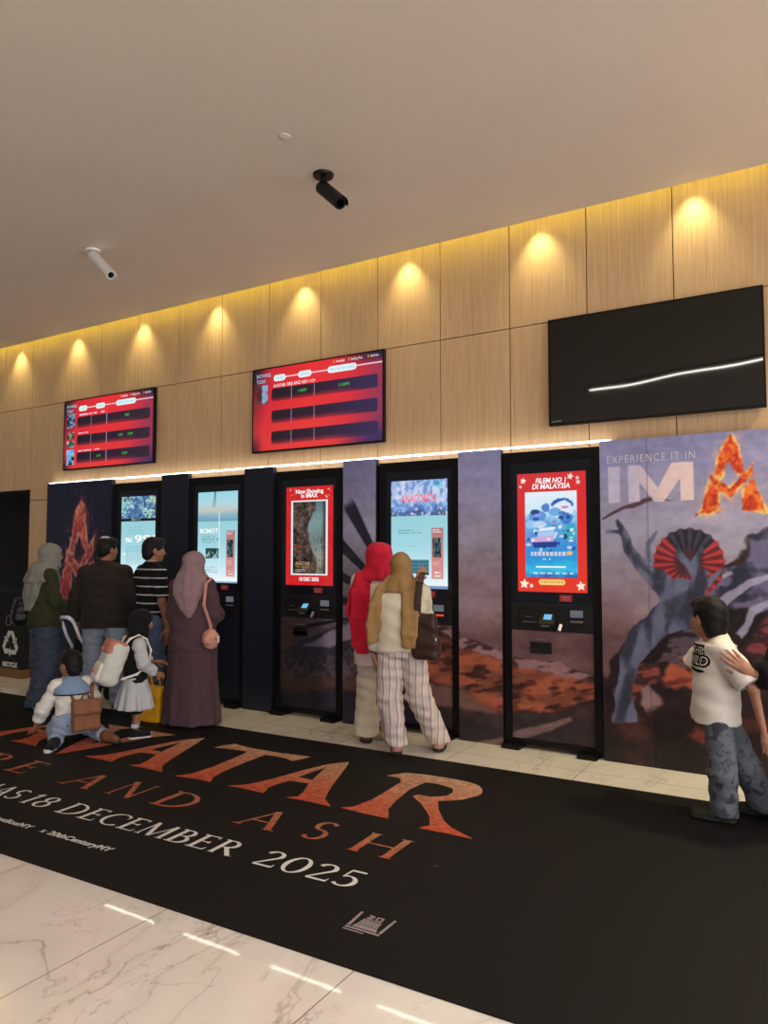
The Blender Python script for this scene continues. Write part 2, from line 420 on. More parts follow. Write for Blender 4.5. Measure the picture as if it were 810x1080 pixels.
struct(b2.build('wall_over_doorway', M['wood'])); struct(b.build('wall_back', M['wood']))
struct(MB().box(DX, 4.5, YWOOD + .021, YWOOD + .17, 0, 4.62).build('wall_core', M['groove'])); b = MB().box(-13, DX, YWOOD + .021, YWOOD + .17, 2.352, 4.62)
struct(b.build('wall_core_upper', M['groove']))
# room behind the doorway, coloured near-black
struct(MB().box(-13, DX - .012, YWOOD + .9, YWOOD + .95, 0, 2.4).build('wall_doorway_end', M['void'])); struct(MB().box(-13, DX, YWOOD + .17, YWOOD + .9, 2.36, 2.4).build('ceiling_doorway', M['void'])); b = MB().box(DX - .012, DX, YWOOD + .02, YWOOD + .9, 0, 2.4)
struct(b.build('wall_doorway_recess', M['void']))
b = MB().box(DX - .02, DX + .0, YWOOD - .012, YWOOD + .02, 0, 2.36).box(-13, DX, YWOOD - .012, YWOOD + .02, 2.34, 2.36)
struct(b.build('door_1', M['black']))
# ceiling slab with the open lighting slot along the wall
YS = 5.58
b = MB().box(-13, 4.5, -4, YS, ZC, ZC + .45).box(-13, 4.5, YS, YWOOD + .17, 4.621, 4.685)
struct(b.build('ceiling', M['ceil']))

# cove lights in the slot
cv = thing('cove_light_strip', 'amber cove light strip hidden in the ceiling slot along the wood wall', 'light strip', (-4.2, YS + .02, 4.30))
MB().box(-12.9, 4.4, YS + .001, YS + .012, 4.36, 4.372).build('diffuser', M['cove'], cv)
SPX = [-10.2, -9.06, -7.89, -6.72, -5.56, -4.40, -3.22, -1.98, -.80, .38, 1.55]
words = ['far left above the dark doorway', 'above the left edge of the doorway opening', 'above the left lit menu screen', 'between the two lit menu screens', 'left of the middle lit menu screen',
         'above the middle lit menu screen', 'right of the middle lit menu screen', 'above the left corner of the switched-off screen', 'above the right half of the switched-off screen', 'right of the switched-off screen', 'furthest right along the slot']
for i, x in enumerate(SPX):
    t = thing('wall_washer', 'small warm spot in the ceiling slot, ' + words[i], 'spotlight', (x, 5.655, 4.30), group='wall washers in the ceiling slot')
    MB().tube([(x, 5.645, 4.40), (x, 5.655, 4.305)], .024, 14).build('housing', M['black'], t)
    MB().tube([(x, 5.645, 4.62), (x, 5.645, 4.40)], .008, 8).build('stem', M['black'], t)
    MB().tube([(x, 5.655, 4.3049), (x, 5.6555, 4.301)], .018, 14).build('lens', M['lamp'], t)
    ld = bpy.data.lights.new('wall_washer_beam', 'SPOT'); ld.energy = 27; ld.color = (1.0, .90, .42); ld.spot_size = math.radians(84); ld.spot_blend = 1.0; ld.shadow_soft_size = .03
    lo = bpy.data.objects.new('wall_washer_beam', ld); C.objects.link(lo); lo.parent = t; lo.location = (0, .001, -.006)
    lo.rotation_euler = (math.radians(7), 0, 0)

# linear light on the ceiling over the visitor (seen only in reflections)
tl = thing('linear_light', 'long white linear light profile fixed under the ceiling opposite the wall', 'ceiling light', (-1.0, .1, ZC))
qa, qb = np.array((-3.25, -.42)), np.array((2.6, 1.42)); qd = (qb - qa) / np.linalg.norm(qb - qa); qn = np.array((-qd[1], qd[0]))
def bar(w, z0, z1, e):
    P = [qa + qd * e + qn * w, qa + qd * e - qn * w, qb - qd * e - qn * w, qb - qd * e + qn * w]
    return MB().add([(p[0], p[1], z) for z in (z0, z1) for p in P], [(0, 3, 2, 1), (4, 5, 6, 7), (0, 1, 5, 4), (1, 2, 6, 5), (2, 3, 7, 6), (3, 0, 4, 7)])
bar(.042, ZC - .06, ZC - .001, 0).build('profile', M['alu'], tl)
bar(.028, ZC - .066, ZC - .0605, .02).build('diffuser', M['line'], tl)

# led strip behind the heads of the panels
o = MB().box(-8.29, -1.42, 5.70, 5.725, 2.403, 2.416).build('led_strip', M['led'], None, loc=(-4.9, 5.71, 2.41))
tag(o, 'thin white light line running along the tops of the dark panels', 'light strip')
o = MB().box(-8.315, -8.295, 5.70, 5.72, .02, 2.42).build('led_strip', M['sideled'], None, loc=(-8.3, 5.71, 1.2))
tag(o, 'upright white light line beside the leftmost panel with the flaming letter', 'light strip')

# ---- ceiling cameras
def cam_body(name, label, col, base, a, bq, rad, flange):
    t = thing(name, label, 'security camera', (base[0], base[1], ZC))
    MB().tube([(base[0], base[1], ZC), (base[0], base[1], ZC - .018)], [flange, flange * .92], 24).build('mounting_plate', col, t, smooth=False)
    MB().tube([(base[0], base[1], ZC - .018), (base[0], base[1], ZC - .07), tuple(a)], [.02, .02, .017], 12).build('bracket', col, t)
    a = Vector(a); q = Vector(bq); d = (q - a).normalized()
    MB().tube([a - d * .05, a - d * .045, q - d * .004, q], [rad * .8, rad, rad, rad * .93], 22).build('housing', col, t)
    MB().tube([q, q + d * .004], [rad * .62, rad * .62], 20).build('lens', M['blackgloss'], t)
    up = Vector((0, 0, 1)); s = d.cross(up).normalized(); n = s.cross(d).normalized()
    sh = MB(); P = []
    for k in range(9):
        an = PI * (k / 8); w = s * math.cos(an) * rad * 1.12 + n * math.sin(an) * rad * 1.12
        P.append((a + w - d * .02, q + w + d * .02))
    for k in range(8): sh.poly([P[k][0], P[k][1], P[k + 1][1], P[k + 1][0]])
    so = sh.build('sun_shield', col, t); md = so.modifiers.new('s', 'SOLIDIFY'); md.thickness = .004
cb = fl(341, 184, ZC); p1 = wl(342, 200, cb[1] - .02); p2 = wl(359, 214, cb[1] - .10)
cam_body('security_camera', 'black cylindrical camera hanging from the ceiling', M['black'], cb, p1, p2, .046, .075)
cb = fl(98, 264, ZC); p1 = wl(100, 272, cb[1] - .03); p2 = wl(117, 290, cb[1] - .06)
cam_body('security_camera', 'white bullet camera hanging from the ceiling', M['white'], cb, p1, p2, .042, .07)
cb = fl(300, 144, ZC)
t = thing('smoke_detector', 'small flat pale detector disc on the ceiling', 'detector', (cb[0], cb[1], ZC))
MB().tube([(cb[0], cb[1], ZC), (cb[0], cb[1], ZC - .006), (cb[0], cb[1], ZC - .01)], [.04, .04, .025], 24).build('housing', M['ceil'], t)
MB().tube([(cb[0], cb[1], ZC - .01), (cb[0], cb[1], ZC - .013)], [.016, .012], 12).build('sensor', M['ceil'], t)

# ================================================================== WALL PRINT
PX = lambda L: [(lambda q: (q[0], q[2]))(wl(x, y, YPAN)) for x, y in L]
UA = lambda L: [((x - 470) / 330, (430 - y) / 330) for x, y in L]
A_ARCH = UA([(575, 238), (600, 150), (645, 98), (670, 122), (707, 265), (680, 268), (632, 205), (600, 278), (563, 268)])
A_LEGL = UA([(545, 290), (592, 322), (580, 425), (470, 432), (506, 408)])
A_BAR = UA([(550, 262), (640, 318), (744, 222), (735, 270), (640, 360), (546, 300)])
A_LEGR = UA([(737, 285), (694, 335), (690, 415), (802, 428), (790, 405)])
def flame_letter(base, X, Z, x0, w, z0, h, fill, fill2, edge, halo, seed, glow=1.0):
    u = (X - x0) / w; v = (Z - z0) / h
    wx = (fbm(u * 14, v * 14, seed) - .47) * .05; wz = (fbm(u * 14, v * 14, seed + 5) - .47) * .07
    d = np.full(X.shape, 9.)
    for P in (A_ARCH, A_LEGL, A_BAR, A_LEGR): d = np.minimum(d, sdpoly(u + wx, v + wz, P))
    n = fbm(u * 9, v * 11, seed + 9); n2 = fbm(u * 30, v * 30, seed + 3)
    wisp = np.clip(1 - d / .16, 0, 1) ** 2.2 * sst(.35, .75, fbm(u * 7 + 3, v * 5, seed + 11)) * glow
    base = over(base, halo, np.clip(wisp * .75, 0, 1))
    sp = (n2 > .66) & (d < .3) & (d > 0)
    base = over(base, fill2, np.where(sp, .5 * glow, 0.) * np.clip(1 - d / .3, 0, 1))
    f = np.array(fill)[None, None] * (1 - sst(.35, .65, n)[..., None]) + np.array(fill2)[None, None] * sst(.35, .65, n)[..., None]
    f = f * (.60 + .72 * n2[..., None])
    m = sst(.012, -.004, d)
    base = base * (1 - m[..., None]) + f * m[..., None]
    e = np.exp(-((d + .004) / .019) ** 2) * sst(.3, .62, fbm(u * 12, v * 12, seed + 21))
    return over(base, edge, np.clip(e * .9, 0, 1))
def wall_art(X, Z):
    X0, Z0 = X, Z
    n = fbm(X * 1.1 + 9, Z * 3.6, 3); ns = fbm(X * 5, Z * 14, 8); nf = fbm(X * 24, Z * 24, 21); nr = fbm(X * 3, Z * 3, 31)
    wob = (fbm(X * 6, Z * 6, 41) - .47) * .22; wob2 = (fbm(X * 6, Z * 6, 47) - .47) * .22
    sky = ramp(Z + (n - .5) * .5, [(.2, (96, 66, 66)), (.9, (124, 96, 98)), (1.25, (142, 122, 132)), (1.5, (146, 138, 150)), (1.9, (150, 147, 172)), (2.2, (138, 138, 174)), (2.45, (126, 128, 166))])
    sky = sky + ((ns - .47) * 26 + (n - .47) * 40)[..., None]
    c = sky
    def lay(P, col, soft=.02, w=.5, m0=1.0):
        nonlocal c
        d = sdpoly(X + wob * w, Z + wob2 * w, PX(P)); m = sst(soft, -soft, d) * m0
        cc = np.asarray(col, float)
        c = c * (1 - m[..., None]) + cc * m[..., None]
        return d
    def tint(a, b_, t): return np.array(a)[None, None] * (1 - t[..., None]) + np.array(b_)[None, None] * t[..., None]
    # weaker light at the far left, darkened into the print colour
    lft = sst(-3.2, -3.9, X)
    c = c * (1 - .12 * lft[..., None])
    # ---- scorched hillside running from the fourth machine to the right-hand print
    streak = sst(.42, .62, fbm(X * 3.2 + Z * 5.2, Z * 13 - X * 4, 61)); streak2 = sst(.45, .6, fbm(X * 7 + Z * 9, Z * 22 - X * 7, 63))
    lay([(425, 655), (470, 662), (531, 689), (565, 697), (600, 704), (640, 716), (640, 830), (425, 830)], (52, 36, 36), .015, .35)
    lay([(425, 668), (470, 676), (531, 700), (600, 712), (628, 720), (626, 738), (590, 748), (541, 752), (505, 745), (485, 728), (425, 706)], tint((146, 74, 54), (74, 40, 36), streak), .012, .4)
    lay([(425, 668), (470, 676), (531, 700), (600, 712), (628, 720), (626, 738), (590, 748), (541, 752), (485, 728), (425, 706)], tint((176, 104, 76), (44, 28, 28), streak2), .04, .3, .5)
    lay([(440, 652), (485, 668), (531, 689), (600, 704), (624, 712), (600, 716), (531, 700), (485, 682)], tint((150, 116, 118), (66, 44, 46), streak2), .012, .5)
    lay([(425, 712), (485, 728), (531, 753), (531, 765), (425, 740)], (112, 84, 76), .02, .4)
    lay([(425, 744), (535, 752), (600, 752), (640, 735), (640, 840), (425, 840)], tint((44, 36, 40), (64, 48, 50), sst(.4, .6, nr)), .02, .3)
    lay([(500, 783), (540, 774), (599, 756), (602, 761), (545, 784), (500, 791)], (116, 92, 92), .012, .2)
    # ---- pale spokes with dark bars beside the third machine
    ox, oz = PX([(425, 642)])[0]; a = np.degrees(np.arctan2(Z - oz, ox - X)); r = np.hypot(X - ox, Z - oz)
    sec = sst(.30, .34, r) * sst(1.15, 1.05, r) * sst(-38, -34, a) * sst(74, 70, a) * sst(-4.6, -4.3, X) * sst(-3.05, -3.2, X)
    c = over(c, (128, 122, 150), sec * .35 * (a < 62))
    bar = sst(.05, .35, np.sin(np.radians(a * 20)) - .15) * (a > -12)
    c = over(c, (34, 34, 48), sec * bar)
    lay([(290, 690), (330, 668), (372, 652), (400, 664), (372, 690), (330, 708)], (62, 60, 74), .015, .5)
    lay([(318, 682), (352, 662), (372, 655), (410, 645), (412, 652), (372, 672), (345, 683)], (150, 138, 160), .012, .35)
    lay([(352, 712), (372, 688), (412, 656), (416, 664), (380, 700), (356, 724)], (146, 132, 150), .012, .35)
    lay([(290, 702), (345, 688), (410, 684), (416, 714), (345, 716), (300, 712)], tint((60, 54, 64), (98, 84, 92), sst(.4, .6, nf)), .02, .5, .85)
    lay([(280, 718), (345, 716), (440, 712), (440, 732), (345, 730), (280, 732)], (96, 70, 68), .03, .3)
    lay([(280, 728), (440, 730), (440, 812), (280, 812)], tint((38, 36, 52), (56, 50, 66), sst(.4, .6, nr)), .03, .3)
    # print colour darkened at the third machine: shade over the unlit end
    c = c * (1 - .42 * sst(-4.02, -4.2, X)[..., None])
    # ---- right-hand print: crags, embers and a red fan of spikes
    lay([(638, 700), (660, 672), (700, 640), (760, 600), (812, 560), (870, 520), (870, 860), (636, 860)], tint((46, 33, 36), (30, 23, 27), sst(.4, .6, nr)), .015, .7)
    crag = tint((104, 100, 128), (46, 46, 64), sst(.4, .62, fbm(X * 4 + Z * 7, Z * 4 - X * 5, 71)))
    lay([(700, 648), (740, 620), (775, 600), (812, 556), (870, 515), (870, 640), (800, 650), (770, 640), (740, 655)], crag, .015, .8)
    for P in ([(742, 655), (760, 632), (790, 612), (812, 604), (812, 609), (792, 620), (766, 640), (748, 660)], [(700, 640), (730, 622), (772, 604), (774, 608), (734, 628), (704, 646)], [(776, 668), (796, 640), (812, 632), (812, 638), (798, 650), (782, 672)]):
        lay(P, (170, 164, 190), .008, .3, .8)
    lay([(770, 690), (812, 652), (870, 640), (870, 700), (800, 700)], tint((120, 60, 62), (60, 34, 40), streak2), .03, .6)
    lay([(700, 716), (722, 692), (748, 690), (762, 700), (740, 728), (712, 726)], tint((176, 92, 66), (110, 54, 48), streak), .03, .8)
    lay([(648, 726), (668, 696), (694, 698), (700, 720), (676, 738), (660, 740)], tint((140, 70, 62), (66, 40, 44), streak2), .02, .9)
    lay([(680, 730), (690, 724), (700, 748), (684, 758), (678, 744)], (170, 140, 140), .015, .6, .8)
    lay([(690, 700), (712, 668), (742, 650), (764, 664), (744, 690), (716, 706)], tint((92, 78, 88), (38, 30, 38), streak2), .02, .9)
    lay([(640, 762), (700, 752), (760, 760), (870, 745), (870, 860), (636, 860)], tint((34, 25, 27), (72, 42, 40), sst(.5, .68, fbm(X * 3.2, Z * 4, 81))), .03, .8)
    lay([(726, 775), (738, 764), (752, 776), (740, 788)], (140, 66, 52), .03, .8, .7)
    # red sun with dark rays behind a bare grey tree
    ox, oz = PX([(726, 594)])[0]; r = np.hypot(X - ox, (Z - oz) * .96); a = np.degrees(np.arctan2(Z - oz, X - ox))
    spk = .5 + .5 * np.sin(np.radians(a * 22)); R0 = .245 - .012 * (1 - spk)
    fan = sst(R0 + .006, R0 - .006, r)
    red = tint((176, 62, 62), (104, 36, 42), sst(.2, .7, 1 - spk)); blk = tint((40, 38, 48), (64, 62, 76), sst(.3, .8, spk))
    fc = np.where(((a > 42) & (a < 128))[..., None], blk, red); fc = over(fc, (70, 46, 54), sst(.13, .06, r))
    c = c * (1 - fan[..., None]) + fc * fan[..., None]
    tr = tint((104, 110, 136), (56, 58, 76), sst(.38, .62, fbm(X * 11 - Z * 3, Z * 3 + X * 2, 91)))
    for P in ([(644, 762), (652, 720), (652, 690), (664, 664), (684, 648), (700, 632), (712, 612), (730, 614), (742, 600), (748, 604), (744, 626), (750, 646), (730, 662), (704, 668), (690, 680), (674, 700), (668, 730), (672, 762)],
              [(700, 640), (690, 622), (676, 606), (660, 584), (648, 552), (652, 548), (668, 576), (686, 596), (702, 604), (716, 622)],
              [(730, 620), (724, 600), (712, 580), (716, 578), (730, 594), (742, 576), (745, 579), (738, 600), (740, 618)],
              [(664, 580), (656, 566), (640, 562), (640, 559), (658, 562)], [(684, 594), (682, 574), (690, 560), (692, 562), (687, 576), (690, 596)],
              [(744, 616), (762, 600), (776, 598), (776, 601), (764, 604), (748, 624)]):
        lay(P, tr, .007, .3)
    lay([(652, 560), (660, 572), (684, 598), (700, 612), (690, 612), (668, 590)], (46, 46, 60), .012, .4, .6)
    lay([(700, 640), (722, 626), (740, 628), (742, 640), (722, 652), (702, 656)], (48, 46, 60), .02, .5, .6)
    lay([(634, 546), (660, 532), (690, 523), (712, 527), (690, 527), (660, 537), (634, 549)], (78, 52, 60), .004, .25, .9)
    # ---- lettering
    LM = tint((196, 190, 208), (236, 206, 196), sst(-1.35, -.95, X))
    for P in ([(641, 493), (653.5, 492), (654, 530), (642, 531)],
              [(662, 491), (675, 490.5), (694, 514), (708, 488), (722, 487), (731, 487), (732, 527), (718, 528), (717, 505), (700, 529), (690, 529), (674, 508), (675, 529), (663, 530)]):
        d = sdpoly(X, Z, PX(P)); m = sst(.004, -.004, d) * .88; c = c * (1 - m[..., None]) + LM * m[..., None]
    (x0, z1), (x1, z0) = PX([(730, 462)])[0], PX([(810, 541)])[0]
    c = flame_letter(c, X, Z, x0, x1 - x0, z0, z1 - z0, (196, 58, 32), (236, 116, 48), (255, 206, 120), (255, 190, 130), 5)
    # sheet seams of the print
    c = over(c, (60, 56, 70), (np.abs(X - PX([(684, 600)])[0][0]) < .0035) * .5)
    return c * np.array((1.15, 1.15, 1.18)) + ((nf - .47) * 26)[..., None]
def flame_panel(X, Z):
    n = fbm(X * 2, Z * 2, 3)
    c = np.zeros(X.shape + (3,)) + np.array((36, 40, 66)); c = c + ((n - .47) * 24)[..., None]
    xl = wl(58, 640, YPAN)[0]; xr = wl(106, 640, YPAN)[0]; zt = wl(83, 528, YPAN)[2]; zb = wl(84, 634, YPAN)[2]
    c = flame_letter(c, X, Z, xl, xr - xl, zb, zt - zb, (204, 78, 88), (236, 132, 112), (248, 196, 160), (200, 76, 90), 7, 1.3)
    return c

def panel(label, x0, x1, art=None, m=None, ztop=2.40, res=.008):
    t = thing('wall_panel', label, 'wall panel', ((x0 + x1) / 2, YPAN + .03, 0))
    MB().box(x0, x1, YPAN + .0015 if art else YPAN, YPAN + .055, .0, ztop).build('board', m or M['navy'], t)
    if art: canvas('print', x0, x1, .0, ztop, YPAN, res, art, M['print'], t)
    MB().box(x0 + .03, x1 - .03, YPAN + .056, YWOOD - .001, .02, ztop - .06).build('batten', M['groove'], t)
    return t
panel('dark navy wall panel printed with a flaming red letter, beside the doorway', -8.28, -7.085, flame_panel, res=.009)
panel('plain dark navy wall panel behind the youth in the striped shirt', -6.262, -5.862)
panel('plain dark wall panel between the second machine and the red poster machine', -5.066, -4.695)
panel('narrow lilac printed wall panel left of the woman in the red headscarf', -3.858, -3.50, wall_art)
panel('narrow printed wall panel of evening sky over a scorched red hillside', -2.682, -2.296, wall_art)
pf = panel('large printed wall panel with the flaming letter, behind the boy', -1.492, .46, wall_art, res=.0065)
mb = MB(); q0 = wl(640, 489, YPAN); q1 = wl(733, 479.5, YPAN)
wall_text(mb, 'EXPERIENCE IT IN', q0[0], q0[2], YPAN - .0008, .058, w=q1[0] - q0[0], space=1.25)
mb.build('lettering', M['panelprint'], pf)
panel('dark wall panel at the far right end, beyond the large print', .48, 1.9)
# ================================================================== MACHINES
def scr_uv(X, Z, x0, x1, z0, z1): return (X - x0) / (x1 - x0), (z1 - Z) / (z1 - z0)
def px_lines(c, u, v, u0, u1, v0, v1, n, col, seed, a=.7):
    """rows of small unreadable print"""
    k = (v - v0) / (v1 - v0) * n; row = np.floor(k); fr = k - row
    wlen = _hash(row, row * 0 + 3, seed) * .35 + .6
    m = (u > u0) & (u < u0 + (u1 - u0) * wlen) & (v > v0) & (v < v1) & (fr > .25) & (fr < .62)
    m = m * (vnoise(u * 70, row * 3.7, seed) > .3)
    return over(c, col, m * a)
def ui_base(u, v): return ramp(v + (fbm(u * 2, v * 2, 4) - .47) * .06, [(.25, (150, 205, 212)), (.6, (160, 214, 226)), (.85, (205, 236, 244)), (1, (236, 246, 250))])
def side_panel(c, u, v, u0, u1, v0, v1, seed):
    t = np.clip((v - v0) / (v1 - v0), 0, 1)
    m = sst(.004, -.004, sdbox(u, v * 1.7, u0, u1, v0 * 1.7, v1 * 1.7)); pc = ramp(t, [(0, (176, 120, 124)), (.5, (206, 128, 128)), (1, (214, 150, 150))])
    c = c * (1 - m[..., None]) + pc * m[..., None]
    d = sdbox(u, v * 1.7, u0 + .02, u1 - .04, (v0 + .09 * (v1 - v0) / .45) * 1.7, (v0 + .26 * (v1 - v0) / .45) * 1.7); n = fbm(u * 40, v * 40, seed)
    pic = np.array((44, 66, 70))[None, None] + ((n - .47) * 260)[..., None] * np.array((.8, 1, .9)); mm = sst(.004, -.004, d); c = c * (1 - mm[..., None]) + pic * mm[..., None]
    c = px_lines(c, u, v, u0 + .02, u1 - .02, v0 + .29 * (v1 - v0) / .45, v0 + .34 * (v1 - v0) / .45, 3, (235, 205, 205), seed)
    c = px_lines(c, u, v, u0 + .04, u1 - .02, v1 - .07, v1 - .01, 2, (255, 240, 240), seed + 4, .95)
    return px_lines(c, u, v, u0 + .02, u1 - .03, v0 + .01, v0 + .05, 2, (250, 225, 225), seed + 2, .9)
def art_k1(X, Z, b):
    u, v = scr_uv(X, Z, *b); c = ui_base(u, v)
    n = fbm(u * 9, v * 16, 2); n2 = fbm(u * 22, v * 40, 9)
    top = ramp(u + (n - .47) * .5, [(0, (150, 205, 205)), (.45, (120, 180, 200)), (.75, (160, 210, 200)), (1, (170, 200, 160))])
    mt = sst(.42, .6, n + .35 * np.exp(-((u - .38) / .2) ** 2 - ((v - .2) / .07) ** 2)); top = top * (1 - mt[..., None]) + np.array((76, 116, 164)) * mt[..., None]
    top = over(top, (226, 232, 240), sst(.62, .7, n2) * .8); top = over(top, (40, 60, 80), sst(.36, .3, n2) * .8)
    m = (v < .265) * 1.; c = c * (1 - m[..., None]) + top * m[..., None]
    c = over(c, (16, 20, 26), ((v > .262) & (v < .30)) * 1.)
    c = px_lines(c, u, v, .3, .7, .268, .29, 1, (220, 230, 235), 4, 1)
    c = px_lines(c, u, v, .2, .8, .36, .46, 3, (110, 165, 175), 5, .5)
    g = ((np.abs((u * 16) % 1 - .5) > .42) | (np.abs((v * 40) % 1 - .5) > .4)) & (u > .14) & (u < .82) & (v > .6) & (v < .8)
    return over(c, (120, 150, 170), g * .45)
def art_k2(X, Z, b):
    u, v = scr_uv(X, Z, *b); c = ui_base(u, v)
    n = fbm(u * 3, v * 14, 2)
    top = ramp(v + (n - .47) * .05, [(0, (150, 214, 232)), (.13, (176, 214, 222)), (.2, (196, 198, 190)), (.26, (140, 180, 196)), (.33, (104, 158, 182))])
    m = (v < .325) * 1.; c = c * (1 - m[..., None]) + top * m[..., None]
    for P in ([(.41, 0), (.46, 0), (.44, .06), (.41, .06)], [(.41, .055), (.425, .055), (.39, .16), (.37, .16)], [(.425, .055), (.445, .05), (.45, .11), (.425, .17), (.415, .17), (.435, .11)]):
        c = over(c, (70, 104, 130), sst(.006, -.004, sdpoly(u, v, P)) * .8)
    c = px_lines(c, u, v, .1, .68, .485, .57, 4, (96, 140, 150), 5, .8)
    n2 = fbm(u * 14, v * 20, 12); d = sdbox(u, v, .2, .54, .62, .735)
    pic = np.array((30, 66, 66))[None, None] + (sst(.48, .62, n2) * 120)[..., None]; mm = (d < 0) * 1.; c = c * (1 - mm[..., None]) + pic * mm[..., None]
    c = px_lines(c, u, v, .18, .62, .82, .90, 3, (120, 150, 120), 7, .7)
    c = side_panel(c, u, v, .72, .93, .43, .93, 31)
    c = over(c, (250, 250, 238), np.exp(-((u - .535 - .02 * v) / .012) ** 2) * sst(.2, .26, v) * sst(.84, .7, v) * .85)
    c = over(c, (250, 252, 252), sst(.9, 1., v) * .6)
    return over(c, (120, 160, 190), ((v > .985) & (u > .3)) * .9)
def art_k3(X, Z, b):
    u, v = scr_uv(X, Z, *b); n = fbm(u * 10, v * 18, 2); n2 = fbm(u * 30, v * 44, 6)
    c = np.zeros(X.shape + (3,)) + np.array((206, 34, 38)); c = c + ((n - .47) * 30)[..., None]
    c = over(c, (232, 236, 236), (sdbox(u, v, .105, .885, .14, .90) < 0) * 1.)
    ins = (sdbox(u, v, .145, .845, .157, .882) < 0) * 1.
    pic = np.array((64, 50, 46))[None, None] + ((n - .47) * 150)[..., None] * np.array((1, .8, .75)) + ((n2 - .47) * 90)[..., None]
    pic = over(pic, (150, 54, 40), sst(.012, .0, np.abs(v - .605 - .02 * u)) * (u < .5) * .8)
    w = .56 + .10 * np.sin(v * 9 + .5) + (n - .47) * .14
    cl = ramp(v + (n2 - .47) * .14 + (u - .6) * .2, [(.15, (84, 112, 118)), (.35, (124, 150, 152)), (.55, (108, 126, 124)), (.75, (150, 148, 132)), (.9, (120, 112, 92))]) * (1 - .55 * sst(.74, .84, u)[..., None])
    mm = sst(w - .03, w + .03, u); pic = pic * (1 - mm[..., None]) + cl * mm[..., None]
    pic = over(pic, (36, 44, 48), sst(.60, .67, n2) * sst(.5, .62, u) * .5)
    c = c * (1 - ins[..., None]) + pic * ins[..., None]
    c = px_lines(c, u, v, .2, .5, .835, .865, 2, (214, 214, 206), 5, .9)
    sp = (vnoise(u * 34, v * 60, 77) > .86) & (v < .13) & ((u < .2) | (u > .8)); return over(c, (250, 200, 160), sp * .9)
def art_k4(X, Z, b):
    u, v = scr_uv(X, Z, *b); c = ui_base(u, v); n = fbm(u * 6, v * 12, 2); n2 = fbm(u * 18, v * 26, 5)
    top = ramp(v + (n - .47) * .25, [(0, (156, 184, 228)), (.15, (176, 206, 236)), (.24, (110, 160, 220)), (.30, (70, 110, 170)), (.335, (70, 84, 116))])
    top = over(top, (224, 214, 240), sst(.5, .64, n2) * .8); top = over(top, (70, 210, 214), np.exp(-((u - .82) / .09) ** 2 - ((v - .035) / .03) ** 2) * .9)
    top = over(top, (96, 110, 178), sst(.42, .34, n2) * .6)
    m = (v < .332) * 1.; c = c * (1 - m[..., None]) + top * m[..., None]
    c = px_lines(c, u, v, .2, .75, .40, .44, 2, (130, 180, 186), 3, .6); c = px_lines(c, u, v, .12, .66, .455, .50, 2, (96, 140, 150), 4, .7); c = px_lines(c, u, v, .3, .45, .60, .62, 1, (120, 170, 176), 6, .7)
    k = (sdbox(u, v, .3, .68, .735, .865) < 0); key = k & (np.abs((u * 26) % 1 - .5) < .38) & (np.abs((v * 31) % 1 - .5) < .38)
    c = over(c, (70, 134, 152), k * .9); c = over(c, (30, 84, 104), key * .75)
    c = side_panel(c, u, v, .72, .925, .445, .91, 41)
    return over(c, (110, 140, 180), ((v > .975) & (u > .35)) * .9)
def star(cx, cy, r, k=.45, rot=0.):
    return [(cx + (r if i % 2 == 0 else r * k) * math.sin(i * PI / 5 + rot), cy - (r if i % 2 == 0 else r * k) * math.cos(i * PI / 5 + rot)) for i in range(10)]
